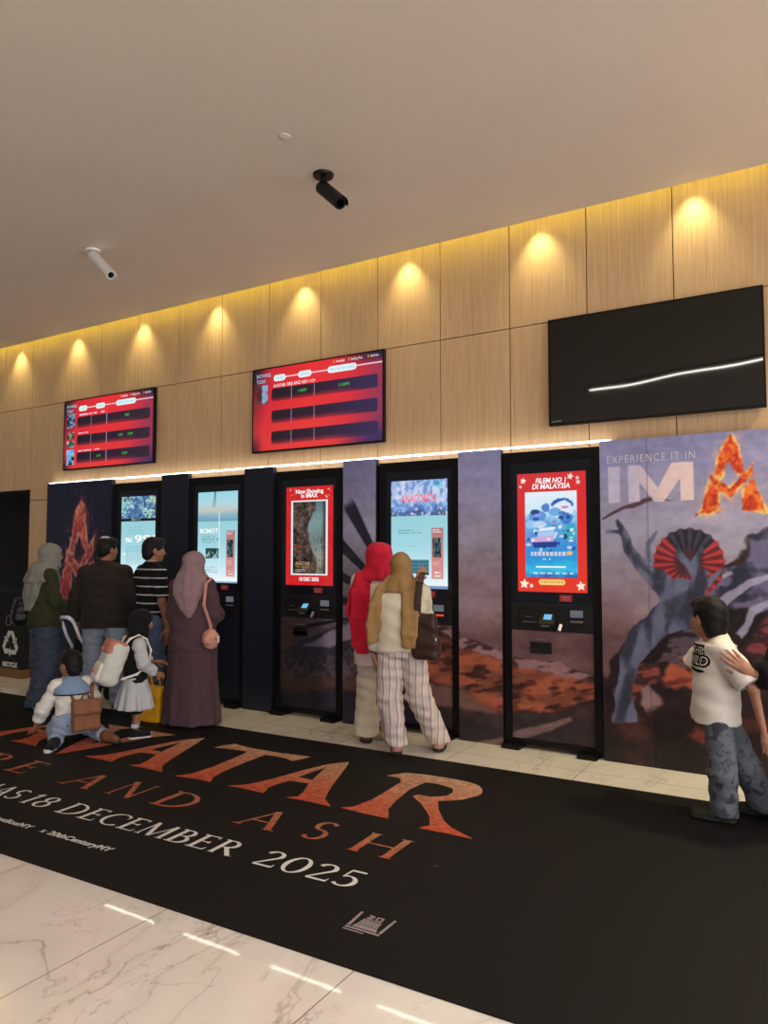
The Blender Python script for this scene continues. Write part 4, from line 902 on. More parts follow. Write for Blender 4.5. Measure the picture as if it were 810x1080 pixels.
# ================================================================== SOFT BODIES: distance fields -> one continuous surface
class G:
    def __init__(s, h): s.h = h; s.ops = []
    def _p(s, kind, lo, hi, k, *a): s.ops.append((kind, np.minimum(lo, hi), np.maximum(lo, hi), k, a)); return s
    def cap(s, a, b, ra, rb=None, k=.02, sub=False):
        a = np.array(a, float); b = np.array(b, float); rb = ra if rb is None else rb; r = max(ra, rb)
        return s._p('cap-' if sub else 'cap', np.minimum(a, b) - r, np.maximum(a, b) + r, k, a, b, ra, rb)
    def chain(s, P, Rr, k=.02):
        for i in range(len(P) - 1): s.cap(P[i], P[i + 1], Rr[i], Rr[i + 1], k)
        return s
    def rod(s, a, b, ra, rb, k=.02, fa=1.0):
        """flat-ended tapered limb"""
        a = np.array(a, float); b = np.array(b, float); r = max(ra, rb)
        return s._p('rod', np.minimum(a, b) - r, np.maximum(a, b) + r, k, a, b, ra, rb)
    def ell(s, c, r, k=.02, M=None, sub=False):
        c = np.array(c, float); r = np.array(r, float) * np.ones(3); e = np.full(3, r.max()) if M is not None else r
        return s._p('ell-' if sub else 'ell', c - e, c + e, k, c, r, None if M is None else np.array(M))
    def box(s, c, r, rd, k=.01, M=None, sub=False):
        c = np.array(c, float); r = np.array(r, float); e = np.full(3, np.linalg.norm(r)) if M is not None else r
        return s._p('box-' if sub else 'box', c - e, c + e, k, c, r, rd, None if M is None else np.array(M))
    def loft(s, S, k=.02, fold=None):
        """sections (z, cx, cy, rx, ry); fold = (amplitude, count, phase, z where folds begin, z where full)"""
        S = sorted(S); A = np.array(S, float)
        lo = np.array([(A[:, 1] - A[:, 3]).min(), (A[:, 2] - A[:, 4]).min(), A[0, 0]]); hi = np.array([(A[:, 1] + A[:, 3]).max(), (A[:, 2] + A[:, 4]).max(), A[-1, 0]])
        return s._p('loft', lo, hi, k, A, fold)
    def cut(s, n, d, k=.004): s.ops.append(('cut', None, None, k, (np.array(n, float), d))); return s      # keeps p.n < d
    def wrinkle(s, amp, fx, fy, fz, seed=0): s.ops.append(('wr', None, None, 0, (amp, fx, fy, fz, seed))); return s
    def mesh(s):
        h = s.h; B = [o for o in s.ops if o[1] is not None and not o[0].endswith('-')]
        lo = np.min([o[1] for o in B], 0) - 3 * h - .012; hi = np.max([o[2] for o in B], 0) + 3 * h + .012
        n = np.ceil((hi - lo) / h).astype(int) + 1
        ax = [lo[i] + h * np.arange(n[i]) for i in range(3)]
        f = np.full(n, .5, np.float32)
        for kind, l, u, k, a in s.ops:
            if l is None: sl = (slice(None),) * 3
            else:
                m = k + 3 * h + .01
                i0 = np.clip(np.floor((l - m - lo) / h).astype(int), 0, n - 1); i1 = np.clip(np.ceil((u + m - lo) / h).astype(int) + 1, 1, n)
                sl = tuple(slice(p, q) for p, q in zip(i0, i1))
            x = ax[0][sl[0]][:, None, None]; y = ax[1][sl[1]][None, :, None]; z = ax[2][sl[2]][None, None, :]
            kd = kind.rstrip('-')
            if kd in ('cap', 'rod'):
                A_, B_, ra, rb = a; e = B_ - A_; L2 = e @ e + 1e-12
                t0 = ((x - A_[0]) * e[0] + (y - A_[1]) * e[1] + (z - A_[2]) * e[2]) / L2; t = np.clip(t0, 0, 1)
                q = np.sqrt((x - A_[0] - t * e[0]) ** 2 + (y - A_[1] - t * e[1]) ** 2 + (z - A_[2] - t * e[2]) ** 2)
                if kd == 'cap': d = q - (ra + (rb - ra) * t)
                else:
                    q = np.sqrt((x - A_[0] - t0 * e[0]) ** 2 + (y - A_[1] - t0 * e[1]) ** 2 + (z - A_[2] - t0 * e[2]) ** 2)
                    d = np.maximum(q - (ra + (rb - ra) * t), np.maximum(-t0, t0 - 1) * math.sqrt(L2))
            elif kd == 'ell':
                c, r, Mx = a; X, Y, Z = x - c[0], y - c[1], z - c[2]
                if Mx is not None: X, Y, Z = (Mx[0, 0] * X + Mx[1, 0] * Y + Mx[2, 0] * Z, Mx[0, 1] * X + Mx[1, 1] * Y + Mx[2, 1] * Z, Mx[0, 2] * X + Mx[1, 2] * Y + Mx[2, 2] * Z)
                k0 = np.sqrt((X / r[0]) ** 2 + (Y / r[1]) ** 2 + (Z / r[2]) ** 2); k1 = np.sqrt((X / r[0] ** 2) ** 2 + (Y / r[1] ** 2) ** 2 + (Z / r[2] ** 2) ** 2) + 1e-6
                d = k0 * (k0 - 1) / k1
            elif kd == 'box':
                c, r, rd, Mx = a; X, Y, Z = x - c[0], y - c[1], z - c[2]
                if Mx is not None: X, Y, Z = (Mx[0, 0] * X + Mx[1, 0] * Y + Mx[2, 0] * Z, Mx[0, 1] * X + Mx[1, 1] * Y + Mx[2, 1] * Z, Mx[0, 2] * X + Mx[1, 2] * Y + Mx[2, 2] * Z)
                qx, qy, qz = np.abs(X) - r[0] + rd, np.abs(Y) - r[1] + rd, np.abs(Z) - r[2] + rd
                d = np.sqrt(np.maximum(qx, 0) ** 2 + np.maximum(qy, 0) ** 2 + np.maximum(qz, 0) ** 2) + np.minimum(np.maximum(np.maximum(qx, qy), qz), 0) - rd
            elif kd == 'loft':
                A, fold = a; zz = z.ravel(); I = lambda j: np.interp(zz, A[:, 0], A[:, j])[None, None, :]
                X, Y = x - I(1), y - I(2); rx, ry = I(3), I(4)
                if fold:
                    th = np.arctan2(Y / ry, X / rx); w = sst(fold[3], fold[4], zz)[None, None, :]
                    q = 1 + fold[0] * w * (np.sin(th * fold[1] + fold[2] + 1.3 * np.sin(zz * 5)[None, None, :]) + .5 * np.sin(th * (fold[1] * 1.7) + 2.1))
                    rx, ry = rx * q, ry * q
                rr = np.sqrt((X / rx) ** 2 + (Y / ry) ** 2); gg = np.sqrt((X / rx ** 2) ** 2 + (Y / ry ** 2) ** 2) + 1e-6
                d = np.where(rr < 1e-4, -np.minimum(rx, ry), rr * (rr - 1) / gg)
                d = np.maximum(d, np.maximum(A[0, 0] - zz, zz - A[-1, 0])[None, None, :])
            elif kd == 'cut':
                nn, dd = a; d = nn[0] * x + nn[1] * y + nn[2] * z - dd
            elif kd == 'wr':
                am, fx, fy, fz, sd = a; rs = np.random.RandomState(sd); ph = rs.rand(6) * 6
                f += (am * (np.sin(x * fx + 1.7 * np.sin(z * fz + ph[0]) + ph[1]) * np.sin(y * fy + 1.3 * np.sin(z * fz * 1.6 + x * fx * .5) + ph[2]) + .6 * np.sin(z * fz * 2.3 + x * fx * .6 - y * fy * .8 + ph[3]))).astype(np.float32)
                continue
            o = f[sl]
            if kind == 'cut': f[sl] = np.maximum(o, d)
            elif kind.endswith('-'):
                hh = np.maximum(k - np.abs(o + d), 0) / max(k, 1e-6); f[sl] = np.maximum(o, -d) + hh * hh * k * .25
            else:
                hh = np.maximum(k - np.abs(o - d), 0) / max(k, 1e-6); f[sl] = np.minimum(o, d) - hh * hh * k * .25
        return nets(f, lo, h)
def nets(f, lo, h):
    n = np.array(f.shape); f = np.where(f == 0, 1e-7, f); S = f < 0
    c = n - 1; cnt = np.zeros(c, np.int8); pos = np.zeros((*c, 3), np.float32)
    off = [(0, 0), (1, 0), (0, 1), (1, 1)]
    for axis in range(3):
        o1, o2 = [q for q in range(3) if q != axis]
        for (p, q) in off:
            s0 = [None] * 3; s0[axis] = slice(0, c[axis]); s0[o1] = slice(p, p + c[o1]); s0[o2] = slice(q, q + c[o2])
            s1 = list(s0); s1[axis] = slice(1, c[axis] + 1)
            a = f[tuple(s0)]; b = f[tuple(s1)]; m = (a < 0) != (b < 0)
            t = np.where(m, a / np.where(m, a - b, 1), 0)
            cnt += m
            pos[..., axis] += t; pos[..., o1] += p * m; pos[..., o2] += q * m
    act = cnt > 0; idx = np.full(c, -1, np.int64); idx[act] = np.arange(act.sum())
    V = pos[act] / cnt[act][:, None] + np.argwhere(act); V = lo + V * h
    Fs = []
    for axis in range(3):
        o1, o2 = [(1, 2), (2, 0), (0, 1)][axis]
        s0 = [slice(1, n[q] - 1) for q in range(3)]; s0[axis] = slice(0, n[axis] - 1); s1 = list(s0); s1[axis] = slice(1, n[axis])
        a = S[tuple(s0)]; b = S[tuple(s1)]; E = np.argwhere(a != b)
        if not len(E): continue
        flip = a[tuple(E.T)]
        E = E + np.array([0 if q == axis else 1 for q in range(3)])
        d1 = np.eye(3, dtype=int)[o1]; d2 = np.eye(3, dtype=int)[o2]
        q = np.stack([idx[tuple((E - d1 - d2).T)], idx[tuple((E - d2).T)], idx[tuple(E.T)], idx[tuple((E - d1).T)]], -1)
        q[~flip] = q[~flip][:, ::-1]; Fs.append(q)
    Fc = np.concatenate(Fs); Fc = Fc[(Fc >= 0).all(1)]
    # light smoothing
    for _ in range(1):
        A = np.zeros_like(V); w = np.zeros(len(V))
        for i in range(4):
            np.add.at(A, Fc[:, i], V[Fc[:, (i + 1) % 4]]); np.add.at(w, Fc[:, i], 1)
        V = V * .55 + .45 * A / np.maximum(w, 1)[:, None]
    return V.astype(np.float32), Fc
def joinm(*ms):
    V = []; Fc = []; n = 0
    for v, f in ms: V.append(v); Fc.append(f + n); n += len(v)
    return np.concatenate(V), np.concatenate(Fc)
def Rz(a): return np.array([[math.cos(a), -math.sin(a), 0], [math.sin(a), math.cos(a), 0], [0, 0, 1.]])
def Rx(a): return np.array([[1, 0, 0], [0, math.cos(a), -math.sin(a)], [0, math.sin(a), math.cos(a)]])
def unit(v): v = np.array(v, float); return v / (np.linalg.norm(v) + 1e-12)

def hand(w, u, n, s=1.0, side=1, curl=.35, spread=.10, thumb=.6, h=.0042):
    """palm, five unequal jointed fingers, thumb from the side near the wrist; u towards the fingertips, n out of the palm"""
    w = np.array(w, float); u = unit(u); n = np.array(n, float); n = unit(n - u * (n @ u)); v = np.cross(u, n) * side
    g = G(h * max(s, .7)); P = lambda a, b, c=0: w + s * (u * a + v * b + n * c)
    K = [(.028, .088), (.009, .092), (-.010, .088), (-.027, .080)]
    for b, a in K: g.cap(P(-.008, b * .45), P(a, b), s * .0165, s * .0125, .012 * s)
    g.ell(P(.045, 0, .004), s * np.array((.03,) * 3) * .9, .02 * s)
    Ls = [(.042, .025, .021), (.047, .029, .023), (.043, .027, .022), (.034, .021, .019)]
    for j, (b, a) in enumerate(K):
        p = P(a, b); sp = (1.5 - j) * spread; d = unit(u * math.cos(sp) + v * math.sin(sp)); ax = d; an = curl * .55
        for q, L in enumerate(Ls[j]):
            dd = d * math.cos(an) + n * math.sin(an); e = p + dd * L * s
            g.cap(p, e, s * (.0098 - .0010 * q), s * (.0092 - .0012 * q), .004 * s); p = e; an += curl * (1.0 if q == 0 else .8)
    p = P(.018, .024, .004); d = unit(u * .62 + v * thumb + n * .25); e = p + d * .043 * s; g.cap(p, e, s * .0155, s * .0118, .012 * s)
    d2 = unit(u * .85 + v * thumb * .45 + n * .3); e2 = e + d2 * .032 * s; g.cap(e, e2, s * .0115, s * .0104, .004 * s); e3 = e2 + unit(d2 + n * .15) * .024 * s; g.cap(e2, e3, s * .0104, s * .0085, .004 * s)
    return g.mesh()

def headmesh(c, s, Rh, fem=False):
    """skull, jaw, nose, brow, lips, ears, eyes; returns mesh and colour masks"""
    g = G(.0062 * max(s, .85)); T = lambda x, y, z: c + Rh @ (np.array((x, y, z)) * s)
    E = lambda p, r, k=.02, sub=False: g.ell(T(*p), np.array(r) * s, k * s, Rh, sub)
    E((0, -.012, .030), (.076, .094, .088)); E((0, .035, -.035), (.060, .060, .074), .04); E((0, .052, -.085), (.034, .034, .026), .035)
    E((.04, .055, -.03), (.026, .028, .026), .03); E((-.04, .055, -.03), (.026, .028, .026), .03)
    E((.032, .093, .004), (.017, .016, .011), .012, True); E((-.032, .093, .004), (.017, .016, .011), .012, True)
    g.cap(T(0, .086, .012), T(0, .108, -.026), .0085 * s, .0125 * s, .014 * s); E((.013, .096, -.031), (.009, .010, .008), .010); E((-.013, .096, -.031), (.009, .010, .008), .010)
    g.cap(T(-.03, .080, .026), T(.03, .080, .026), .010 * s, .010 * s, .014 * s)
    g.cap(T(-.017, .087, -.056), T(.017, .087, -.056), .0065 * s, .0065 * s, .008 * s); g.cap(T(-.013, .086, -.066), T(.013, .086, -.066), .0075 * s, .0075 * s, .008 * s)
    for sg in (1, -1): g.ell(T(sg * .079, -.012, -.008), np.array((.011, .021, .033)) * s, .010 * s, Rh @ Rz(-sg * .35)); E((sg * .088, -.008, -.006), (.006, .010, .018), .006, True)
    return g.mesh()

def uvsphere(c, r, n=10, m=8):
    V = []; Fc = []
    for i in range(m + 1):
        for j in range(n):
            a = PI * i / m; b = 2 * PI * j / n; V.append((c[0] + r * math.sin(a) * math.cos(b), c[1] + r * math.sin(a) * math.sin(b), c[2] + r * math.cos(a)))
    for i in range(m):
        for j in range(n): Fc.append((i * n + j, (i + 1) * n + j, (i + 1) * n + (j + 1) % n, i * n + (j + 1) % n))
    return np.array(V, np.float32), np.array(Fc)

M['skin'] = cmat('skin', .55, spec=.35, bump=.04)
class Human:
    """figure in its own frame: x to its right, y the way it faces, z up; the empty stands at its feet"""
    def __init__(s, label, loc, rz, Ht, skin=(176, 124, 96), hs=None, fat=1.0, **J):
        s.root = thing('person', label, 'person', (loc[0], loc[1], loc[2] if len(loc) > 2 else 0), rz); s.rz = rz; s.o = np.array((loc[0], loc[1], loc[2] if len(loc) > 2 else 0.)); s.Ht = Ht; s.fat = fat; s.skin = skin
        h = Ht; s.hs = hs or Ht / 1.7; hs = s.hs; k = Ht / 1.7; s.k = k
        D = dict(hip=(.09 * k, 0, .885 * k), knee=(.095 * k, .02 * k, .49 * k), ank=(.10 * k, 0, .075 * k), sh=(.170 * k, -.01 * k, 1.352 * k), el=(.235 * k, -.02 * k, 1.09 * k), wr=(.245 * k, .06 * k, .85 * k))
        s.J = {}
        for q, v in D.items():
            s.J[q + 'R'] = np.array(v, float); s.J[q + 'L'] = np.array((-v[0], v[1], v[2]), float)
        s.J['neck'] = np.array((0, -.01 * k, 1.44 * k)); s.J['head'] = np.array((0, .02 * k, Ht - .125 * hs)); s.J['pel'] = np.array((0, 0, .93 * k)); s.J['che'] = np.array((0, 0, 1.24 * k))
        s.J['yaw'] = 0.; s.J['pitch'] = 0.; s.J['toeR'] = None; s.J['toeL'] = None
        for q, v in J.items(): s.J[q] = v if q in ('yaw', 'pitch') or v is None else np.array(v, float)
        s.Rh = Rz(s.J['yaw']) @ Rx(s.J['pitch'])
        for sd in 'LR':
            if s.J['toe' + sd] is None: s.J['toe' + sd] = s.J['ank' + sd] + np.array((.02 * k * (1 if sd == 'R' else -1), .17 * k, -.04 * k))
    def loc(s, p):
        """room point -> the figure's own frame"""
        return Rz(-s.rz) @ (np.array(p, float) - s.o)
    def add(s, name, g, m, parent=None, label=None, col=None, smooth=True):
        V, Fc = g.mesh() if isinstance(g, G) else g
        o = link(name, V, Fc, m, parent or s.root, local=True, smooth=smooth, col=col)
        if label: o['label'] = label
        return o
    def body(s, hands=None):
        J, k, f = s.J, s.k, s.fat; g = G(.011 if k > .75 else .009)
        p, c = J['pel'], J['che']
        g.ell(p, np.array((.150 * f, .105 * f, .125)) * k, .03); g.ell((p + c) / 2 + np.array((0, -.0, 0)), np.array((.130 * f, .092 * f, .17)) * k, .05 * k); g.ell(c, np.array((.155 * f, .105 * f, .19)) * k, .05 * k)
        nk = J['neck']; hd = J['head'] + s.Rh @ np.array((0, -.01, -.05)) * s.hs
        g.cap(nk - np.array((0, 0, .03)) * k, hd, .058 * k, .052 * s.hs, .03)
        for sd in 'LR':
            g.cap(nk - np.array((0, 0, .05)) * k, J['sh' + sd], .055 * k, .052 * k, .05 * k)
            g.cap(J['sh' + sd], J['el' + sd], .050 * k * min(f, 1.15), .038 * k, .03 * k); g.cap(J['el' + sd], J['wr' + sd], .038 * k, .025 * k, .02 * k)
            g.cap(J['hip' + sd], J['knee' + sd], .082 * k * f, .052 * k, .04 * k); g.cap(J['knee' + sd], J['ank' + sd], .052 * k, .034 * k, .03 * k)
            g.cap(J['ank' + sd], J['toe' + sd] - (J['toe' + sd] - J['ank' + sd]) * .12, .034 * k, .022 * k, .02 * k)
        ms = [g.mesh()]; n_b = len(ms[0][0])
        hm = headmesh(J['head'], s.hs, s.Rh); ms.append(hm)
        cols = [np.tile(lin(s.skin), (n_b, 1))]
        lp = (hm[0] - J['head']) @ s.Rh / s.hs
        c_ = np.tile(lin(s.skin), (len(hm[0]), 1)); lips = (np.abs(lp[:, 0]) < .023) & (lp[:, 2] > -.074) & (lp[:, 2] < -.05) & (lp[:, 1] > .08); c_[lips] = lin((150, 80, 76))
        br = (np.abs(np.abs(lp[:, 0]) - .033) < .02) & (np.abs(lp[:, 2] - .026) < .0055) & (lp[:, 1] > .06); c_[br] = lin((40, 28, 22)); cols.append(c_)
        for sg in (1, -1):
            e = J['head'] + s.Rh @ (np.array((sg * .032, .078, .004)) * s.hs); v, q = uvsphere(e, .0125 * s.hs); d = (v - e) @ s.Rh
            cc = np.tile(lin((225, 220, 214)), (len(v), 1)); cc[d[:, 1] > .0095 * s.hs] = lin((28, 18, 14)); ms.append((v, q)); cols.append(cc)
        for sd in 'LR':
            hp = dict(u=J['wr' + sd] - J['el' + sd], n=(1 if sd == 'L' else -1, .0, 0), curl=.35); hp.update((hands or {}).get(sd, {}))
            m_ = hand(J['wr' + sd] + unit(hp['u']) * .012 * k, hp['u'], hp['n'], k * hp.get('s', .98), side=(1 if sd == 'L' else -1), curl=hp['curl'], spread=hp.get('spread', .08), thumb=hp.get('thumb', .6))
            ms.append(m_); cols.append(np.tile(lin(s.skin), (len(m_[0]), 1)))
        V, Fc = joinm(*ms); return s.add('body', (V, Fc), M['skin'], col=np.concatenate(cols))
    def hair(s, m, length=.0, seed=1, back=.0, name='hair'):
        g = G(.0068 * max(s.hs, .85)); T = lambda x, y, z: s.J['head'] + s.Rh @ (np.array((x, y, z)) * s.hs); hs = s.hs
        g.ell(T(0, -.016, .040), np.array((.088, .104, .094)) * hs, .02, s.Rh); g.ell(T(0, -.055, -.01 - back), np.array((.074, .062, .072 + back)) * hs, .03, s.Rh); g.ell(T(0, .055, .088), np.array((.062, .05, .036)) * hs, .03, s.Rh)
        g.ell(T(0, .125, -.028), np.array((.105, .085, .088)) * hs, .012, s.Rh, True)
        for sg in (1, -1): g.ell(T(sg * .09, .0, -.03), np.array((.022, .034, .045)) * hs, .01, s.Rh, True)
        g.wrinkle(.0022 * hs, 62, 58, 44, seed)
        return s.add(name, g, m)
    def shoe(s, sd, m, msole, wid=.045, name='shoe'):
        J, k = s.J, s.k; a = J['ank' + sd].copy(); t = J['toe' + sd]; d = unit((t - a) * np.array((1, 1, 0))); z0 = t[2] - .035 * k
        if abs(z0) < .03: z0 = .0
        heel = a - d * .035 * k; tip = a + d * (np.linalg.norm((t - a)[:2]) + .02 * k)
        P = lambda p, z: np.array((p[0], p[1], z0 + z * k))
        g = G(.0075); g.chain([P(heel, .045), P((heel + tip) / 2, .045), P(tip - d * .03 * k, .038)], [.045 * k, .046 * k, .042 * k], .02); g.cap(P(a, .06), P(a, .10), .046 * k, .044 * k, .02); g.cut((0, 0, -1), -(z0 + .014 * k)); 
        up = s.add(name, g, m)
        q = G(.0065); q.chain([P(heel, .015), P((heel + tip) / 2, .015), P(tip - d * .028 * k, .015)], [.050 * k, .049 * k, .047 * k], .02); q.cut((0, 0, -1), -(z0 + .001)).cut((0, 0, 1), z0 + .028 * k)
        s.add('sole', q, msole, up); return up
    def torso(s, g, hem, rx, ry, hemrx=None, hemry=None, k=.05, top=True):
        """shirt trunk from hem height up to the shoulders, following pelvis and chest"""
        J, kk = s.J, s.k; p, c, n = J['pel'], J['che'], J['neck']
        at = lambda z: p + (n - p) * ((z - p[2]) / (n[2] - p[2]))
        S = []
        for z, a, b in ((hem, hemrx or rx, hemry or ry), ((hem + c[2]) / 2, (rx + (hemrx or rx)) / 2, (ry + (hemry or ry)) / 2), (c[2] + .02 * kk, rx * 1.02, ry), (c[2] + .10 * kk, rx * .98, ry * .90), (J['neck'][2] - .055 * kk, rx * .70, ry * .62)):
            q = at(z); S.append((z, q[0], q[1], a, b))
        g.loft(S, k)
        for sd in 'LR':
            g.cap(J['neck'] - np.array((0, 0, .028)) * kk, J['neck'] * .42 + J['sh' + sd] * .58 - np.array((0, 0, .006)) * kk, .050 * kk, .056 * kk, .07)
            g.cap(J['neck'] - np.array((0, 0, .035)) * kk, J['sh' + sd], .052 * kk, .058 * kk, .05)
        return g
    def sleeve(s, g, sd, r0, r1, r2=None, frac=1.0, k=.03):
        """frac 0..1 covers the upper arm, 1..2 the forearm too"""
        J = s.J; a, e, w = J['sh' + sd], J['el' + sd], J['wr' + sd]
        if frac <= 1: g.rod(a, a + (e - a) * frac, r0, r1, k)
        else:
            g.cap(a, e, r0, r1, k); g.rod(e, e + (w - e) * (frac - 1), r1, r2 or r1, k)
        g.ell(a, r0 * .96, k); return g
    def trousers(s, m, rt, rk, ra, zc=.05, waist=None, fat=1.0, h=.0105, wr=.004, name='trousers', seed=3, stripe=False):
        J, k = s.J, s.k; g = G(h); p = J['pel']; wz = waist or p[2] + .10 * k
        g.loft([(p[2] - .10 * k, p[0], p[1], .150 * k * fat, .115 * k * fat), (p[2], p[0], p[1] - .012 * k, .175 * k * fat, .130 * k * fat), (wz, p[0], p[1], .150 * k * fat, .108 * k * fat)], .04 * k)
        for sd in 'LR':
            hp, kn, an = J['hip' + sd], J['knee' + sd], J['ank' + sd]; d = an - kn; e = an + unit(d) * .06 * k
            g.cap(hp, kn, rt * k, rk * k, .04 * k); g.cap(kn, e, rk * k, ra * k, .03 * k)
        if zc is not None: g.cut((0, 0, -1), -zc)
        g.wrinkle(wr, 26, 26, 30, seed)
        V, Fc = g.mesh(); col = None
        return s.add(name, (V, Fc), m)
# ================================================================== CLOTH MATERIALS
def cloth(name, col, var=.10, bump=.25, scale=18, rough=.85): return mat(name, col, rough, var=var, scale=scale, bump=bump, bscale=260, spec=.2, sheen=.05)
def stripe_mat(name, base, line, axis, period, width, line2=None, noise=0.0):
    m, nt, b = nodes(name); tc = nt.nodes.new('ShaderNodeTexCoord'); sp = nt.nodes.new('ShaderNodeSeparateXYZ')
    nt.links.new(tc.outputs['Object'], sp.inputs[0])
    def mt(op, a, c=None):
        q = nt.nodes.new('ShaderNodeMath'); q.operation = op
        for i, v in enumerate((a, c)):
            if v is None: continue
            if isinstance(v, (int, float)): q.inputs[i].default_value = v
            else: nt.links.new(v, q.inputs[i])
        return q.outputs[0]
    src = sp.outputs[axis]
    if noise:
        n = nt.nodes.new('ShaderNodeTexNoise'); n.inputs['Scale'].default_value = 5; nt.links.new(tc.outputs['Object'], n.inputs['Vector']); src = mt('ADD', src, mt('MULTIPLY', n.outputs['Fac'], noise))
    fr = mt('FRACT', mt('ADD', mt('DIVIDE', src, period), 20.0))
    r = nt.nodes.new('ShaderNodeValToRGB'); r.color_ramp.interpolation = 'CONSTANT'; e = r.color_ramp.elements
    e[0].position = 0; e[0].color = L4(base); e[1].position = 1 - width; e[1].color = L4(line)
    if line2: q = e.new(.38); q.color = L4(line2[0]); q = e.new(.38 + line2[1]); q.color = L4(base)
    nt.links.new(fr, r.inputs['Fac']); nt.links.new(r.outputs['Color'], b.inputs['Base Color']); b.inputs['Roughness'].default_value = .85; b.inputs['Specular IOR Level'].default_value = .2
    return m
def camo_mat():
    m, nt, b = nodes('grey_camouflage_cotton'); tc = nt.nodes.new('ShaderNodeTexCoord'); n = nt.nodes.new('ShaderNodeTexNoise'); n.inputs['Scale'].default_value = 17; n.inputs['Detail'].default_value = 3; n.inputs['Distortion'].default_value = 1.2
    nt.links.new(tc.outputs['Object'], n.inputs['Vector']); r = nt.nodes.new('ShaderNodeValToRGB'); r.color_ramp.interpolation = 'CONSTANT'; e = r.color_ramp.elements
    e[0].color = L4((102, 106, 116)); e[1].position = .53; e[1].color = L4((84, 88, 98)); q = e.new(.59); q.color = L4((58, 60, 70))
    nt.links.new(n.outputs['Fac'], r.inputs['Fac']); nt.links.new(r.outputs['Color'], b.inputs['Base Color']); b.inputs['Roughness'].default_value = .85
    return m
K = dict(
    denim_dark=cloth('dark_denim', (64, 72, 90), .16), denim=cloth('blue_denim', (84, 100, 128), .16), denim_light=cloth('washed_denim', (134, 145, 158), .14), denim_kid=cloth('pale_denim', (150, 166, 190), .12),
    olive=cloth('olive_cotton', (50, 53, 32), .12), greyscarf=cloth('grey_chiffon', (132, 128, 120), .06), jacket=cloth('dark_brown_jersey', (44, 36, 32), .10), hair=cloth('black_hair', (20, 17, 16), .2, .3, 40, .5),
    abaya=cloth('plum_crepe', (84, 62, 68), .05), mauve=cloth('mauve_chiffon', (146, 118, 124), .06), red=cloth('crimson_chiffon', (206, 34, 62), .08), pinkwhite=cloth('pale_pink_cotton', (226, 208, 206), .04), cream=cloth('cream_linen', (214, 200, 182), .05),
    khaki=cloth('khaki_chiffon', (156, 122, 78), .07), ivory=cloth('ivory_knit', (226, 216, 192), .04), white=cloth('white_cotton', (236, 228, 218), .03), black=cloth('black_cotton', (20, 19, 21), .15), greywhite=cloth('pale_grey_cotton', (186, 188, 190), .05),
    collar=cloth('dusty_blue_cotton', (126, 150, 180), .06), tan=cloth('tan_leather', (128, 80, 54), .14, .15, 12, .5), brown=cloth('dark_brown_leather', (62, 42, 36), .15, .12, 12, .35), blackbag=cloth('black_leather', (18, 18, 20), .15, .1, 12, .35), pinkbag=cloth('peach_leather', (206, 148, 130), .06, .12, 14, .45),
    yellow=cloth('yellow_cotton', (232, 168, 34), .05), pink=cloth('salmon_canvas', (196, 128, 104), .08), paleteal=cloth('pale_sage_canvas', (206, 208, 198), .05), rose=cloth('rose_fabric', (230, 150, 140), .06),
    sole=mat('white_rubber', (206, 202, 196), .6, var=.04), dsole=mat('dark_rubber', (34, 32, 30), .7), shoe=cloth('black_mesh', (26, 26, 30), .1), pinkshoe=cloth('dusty_pink_leather', (196, 138, 126), .06, .1, 12, .5), brownshoe=cloth('brown_leather', (118, 78, 52), .1, .1, 12, .5), olshoe=cloth('olive_mesh', (50, 52, 38), .2),
    tee=stripe_mat('striped_jersey', (20, 20, 24), (196, 192, 186), 2, .082, .15), pants=stripe_mat('striped_linen', (218, 204, 192), (168, 152, 164), 0, .050, .26, ((196, 172, 156), .12), .05), camo=camo_mat())

def hijab(H_, m, drape=(), face=True, full=1.0, wr=.003, seed=2, seed_f=(16, 22), k=.03, ends=(), name='headscarf'):
    """wrapped headscarf: cap over the head, folds under the chin, cape over the shoulders, hanging ends"""
    J, hs, kk = H_.J, H_.hs, H_.k; T = lambda x, y, z: J['head'] + H_.Rh @ (np.array((x, y, z)) * hs); g = G(.0088)
    g.ell(T(0, -.014, .028), np.array((.094 * full, .113 * full, .104)) * hs, .02, H_.Rh); g.ell(T(0, -.012, -.06), np.array((.088 * full, .100 * full, .075)) * hs, .04, H_.Rh); g.ell(T(0, .04, -.115), np.array((.062, .062, .03)) * hs, .03, H_.Rh)
    n = J['neck']; g.cap(T(0, -.01, -.09), n + np.array((0, .0, -.02)), .080 * hs * full, .090 * kk, .04)
    for S, fold in drape: g.loft([tuple(np.array(q) * np.array((kk,) * 5)) for q in S], k, fold)
    for P, r in ends: g.chain(P, r, .02)
    if face: g.ell(T(0, .118, -.018), np.array((.058, .062, .078)) * hs, .012, H_.Rh, True)
    g.wrinkle(wr, seed_f[0], seed_f[0], seed_f[1], seed)
    return H_.add(name, g, m)
def strip(g, P, wv, w, t, k=.012):
    """flat hanging length of cloth: points down its middle, wv = direction of its width"""
    P = [np.array(p, float) for p in P]; wv = unit(wv)
    for i in range(len(P) - 1):
        c = (P[i] + P[i + 1]) / 2; d = P[i + 1] - P[i]; L = np.linalg.norm(d); d = d / L; x = unit(wv - d * (wv @ d)); y = np.cross(d, x)
        ww = w[i] if isinstance(w, (list, tuple)) else w
        g.box(c, (ww / 2, t / 2, L / 2 + t * .4), t * .48, k, np.stack([x, y, d], 1))
    return g
RAD = math.radians

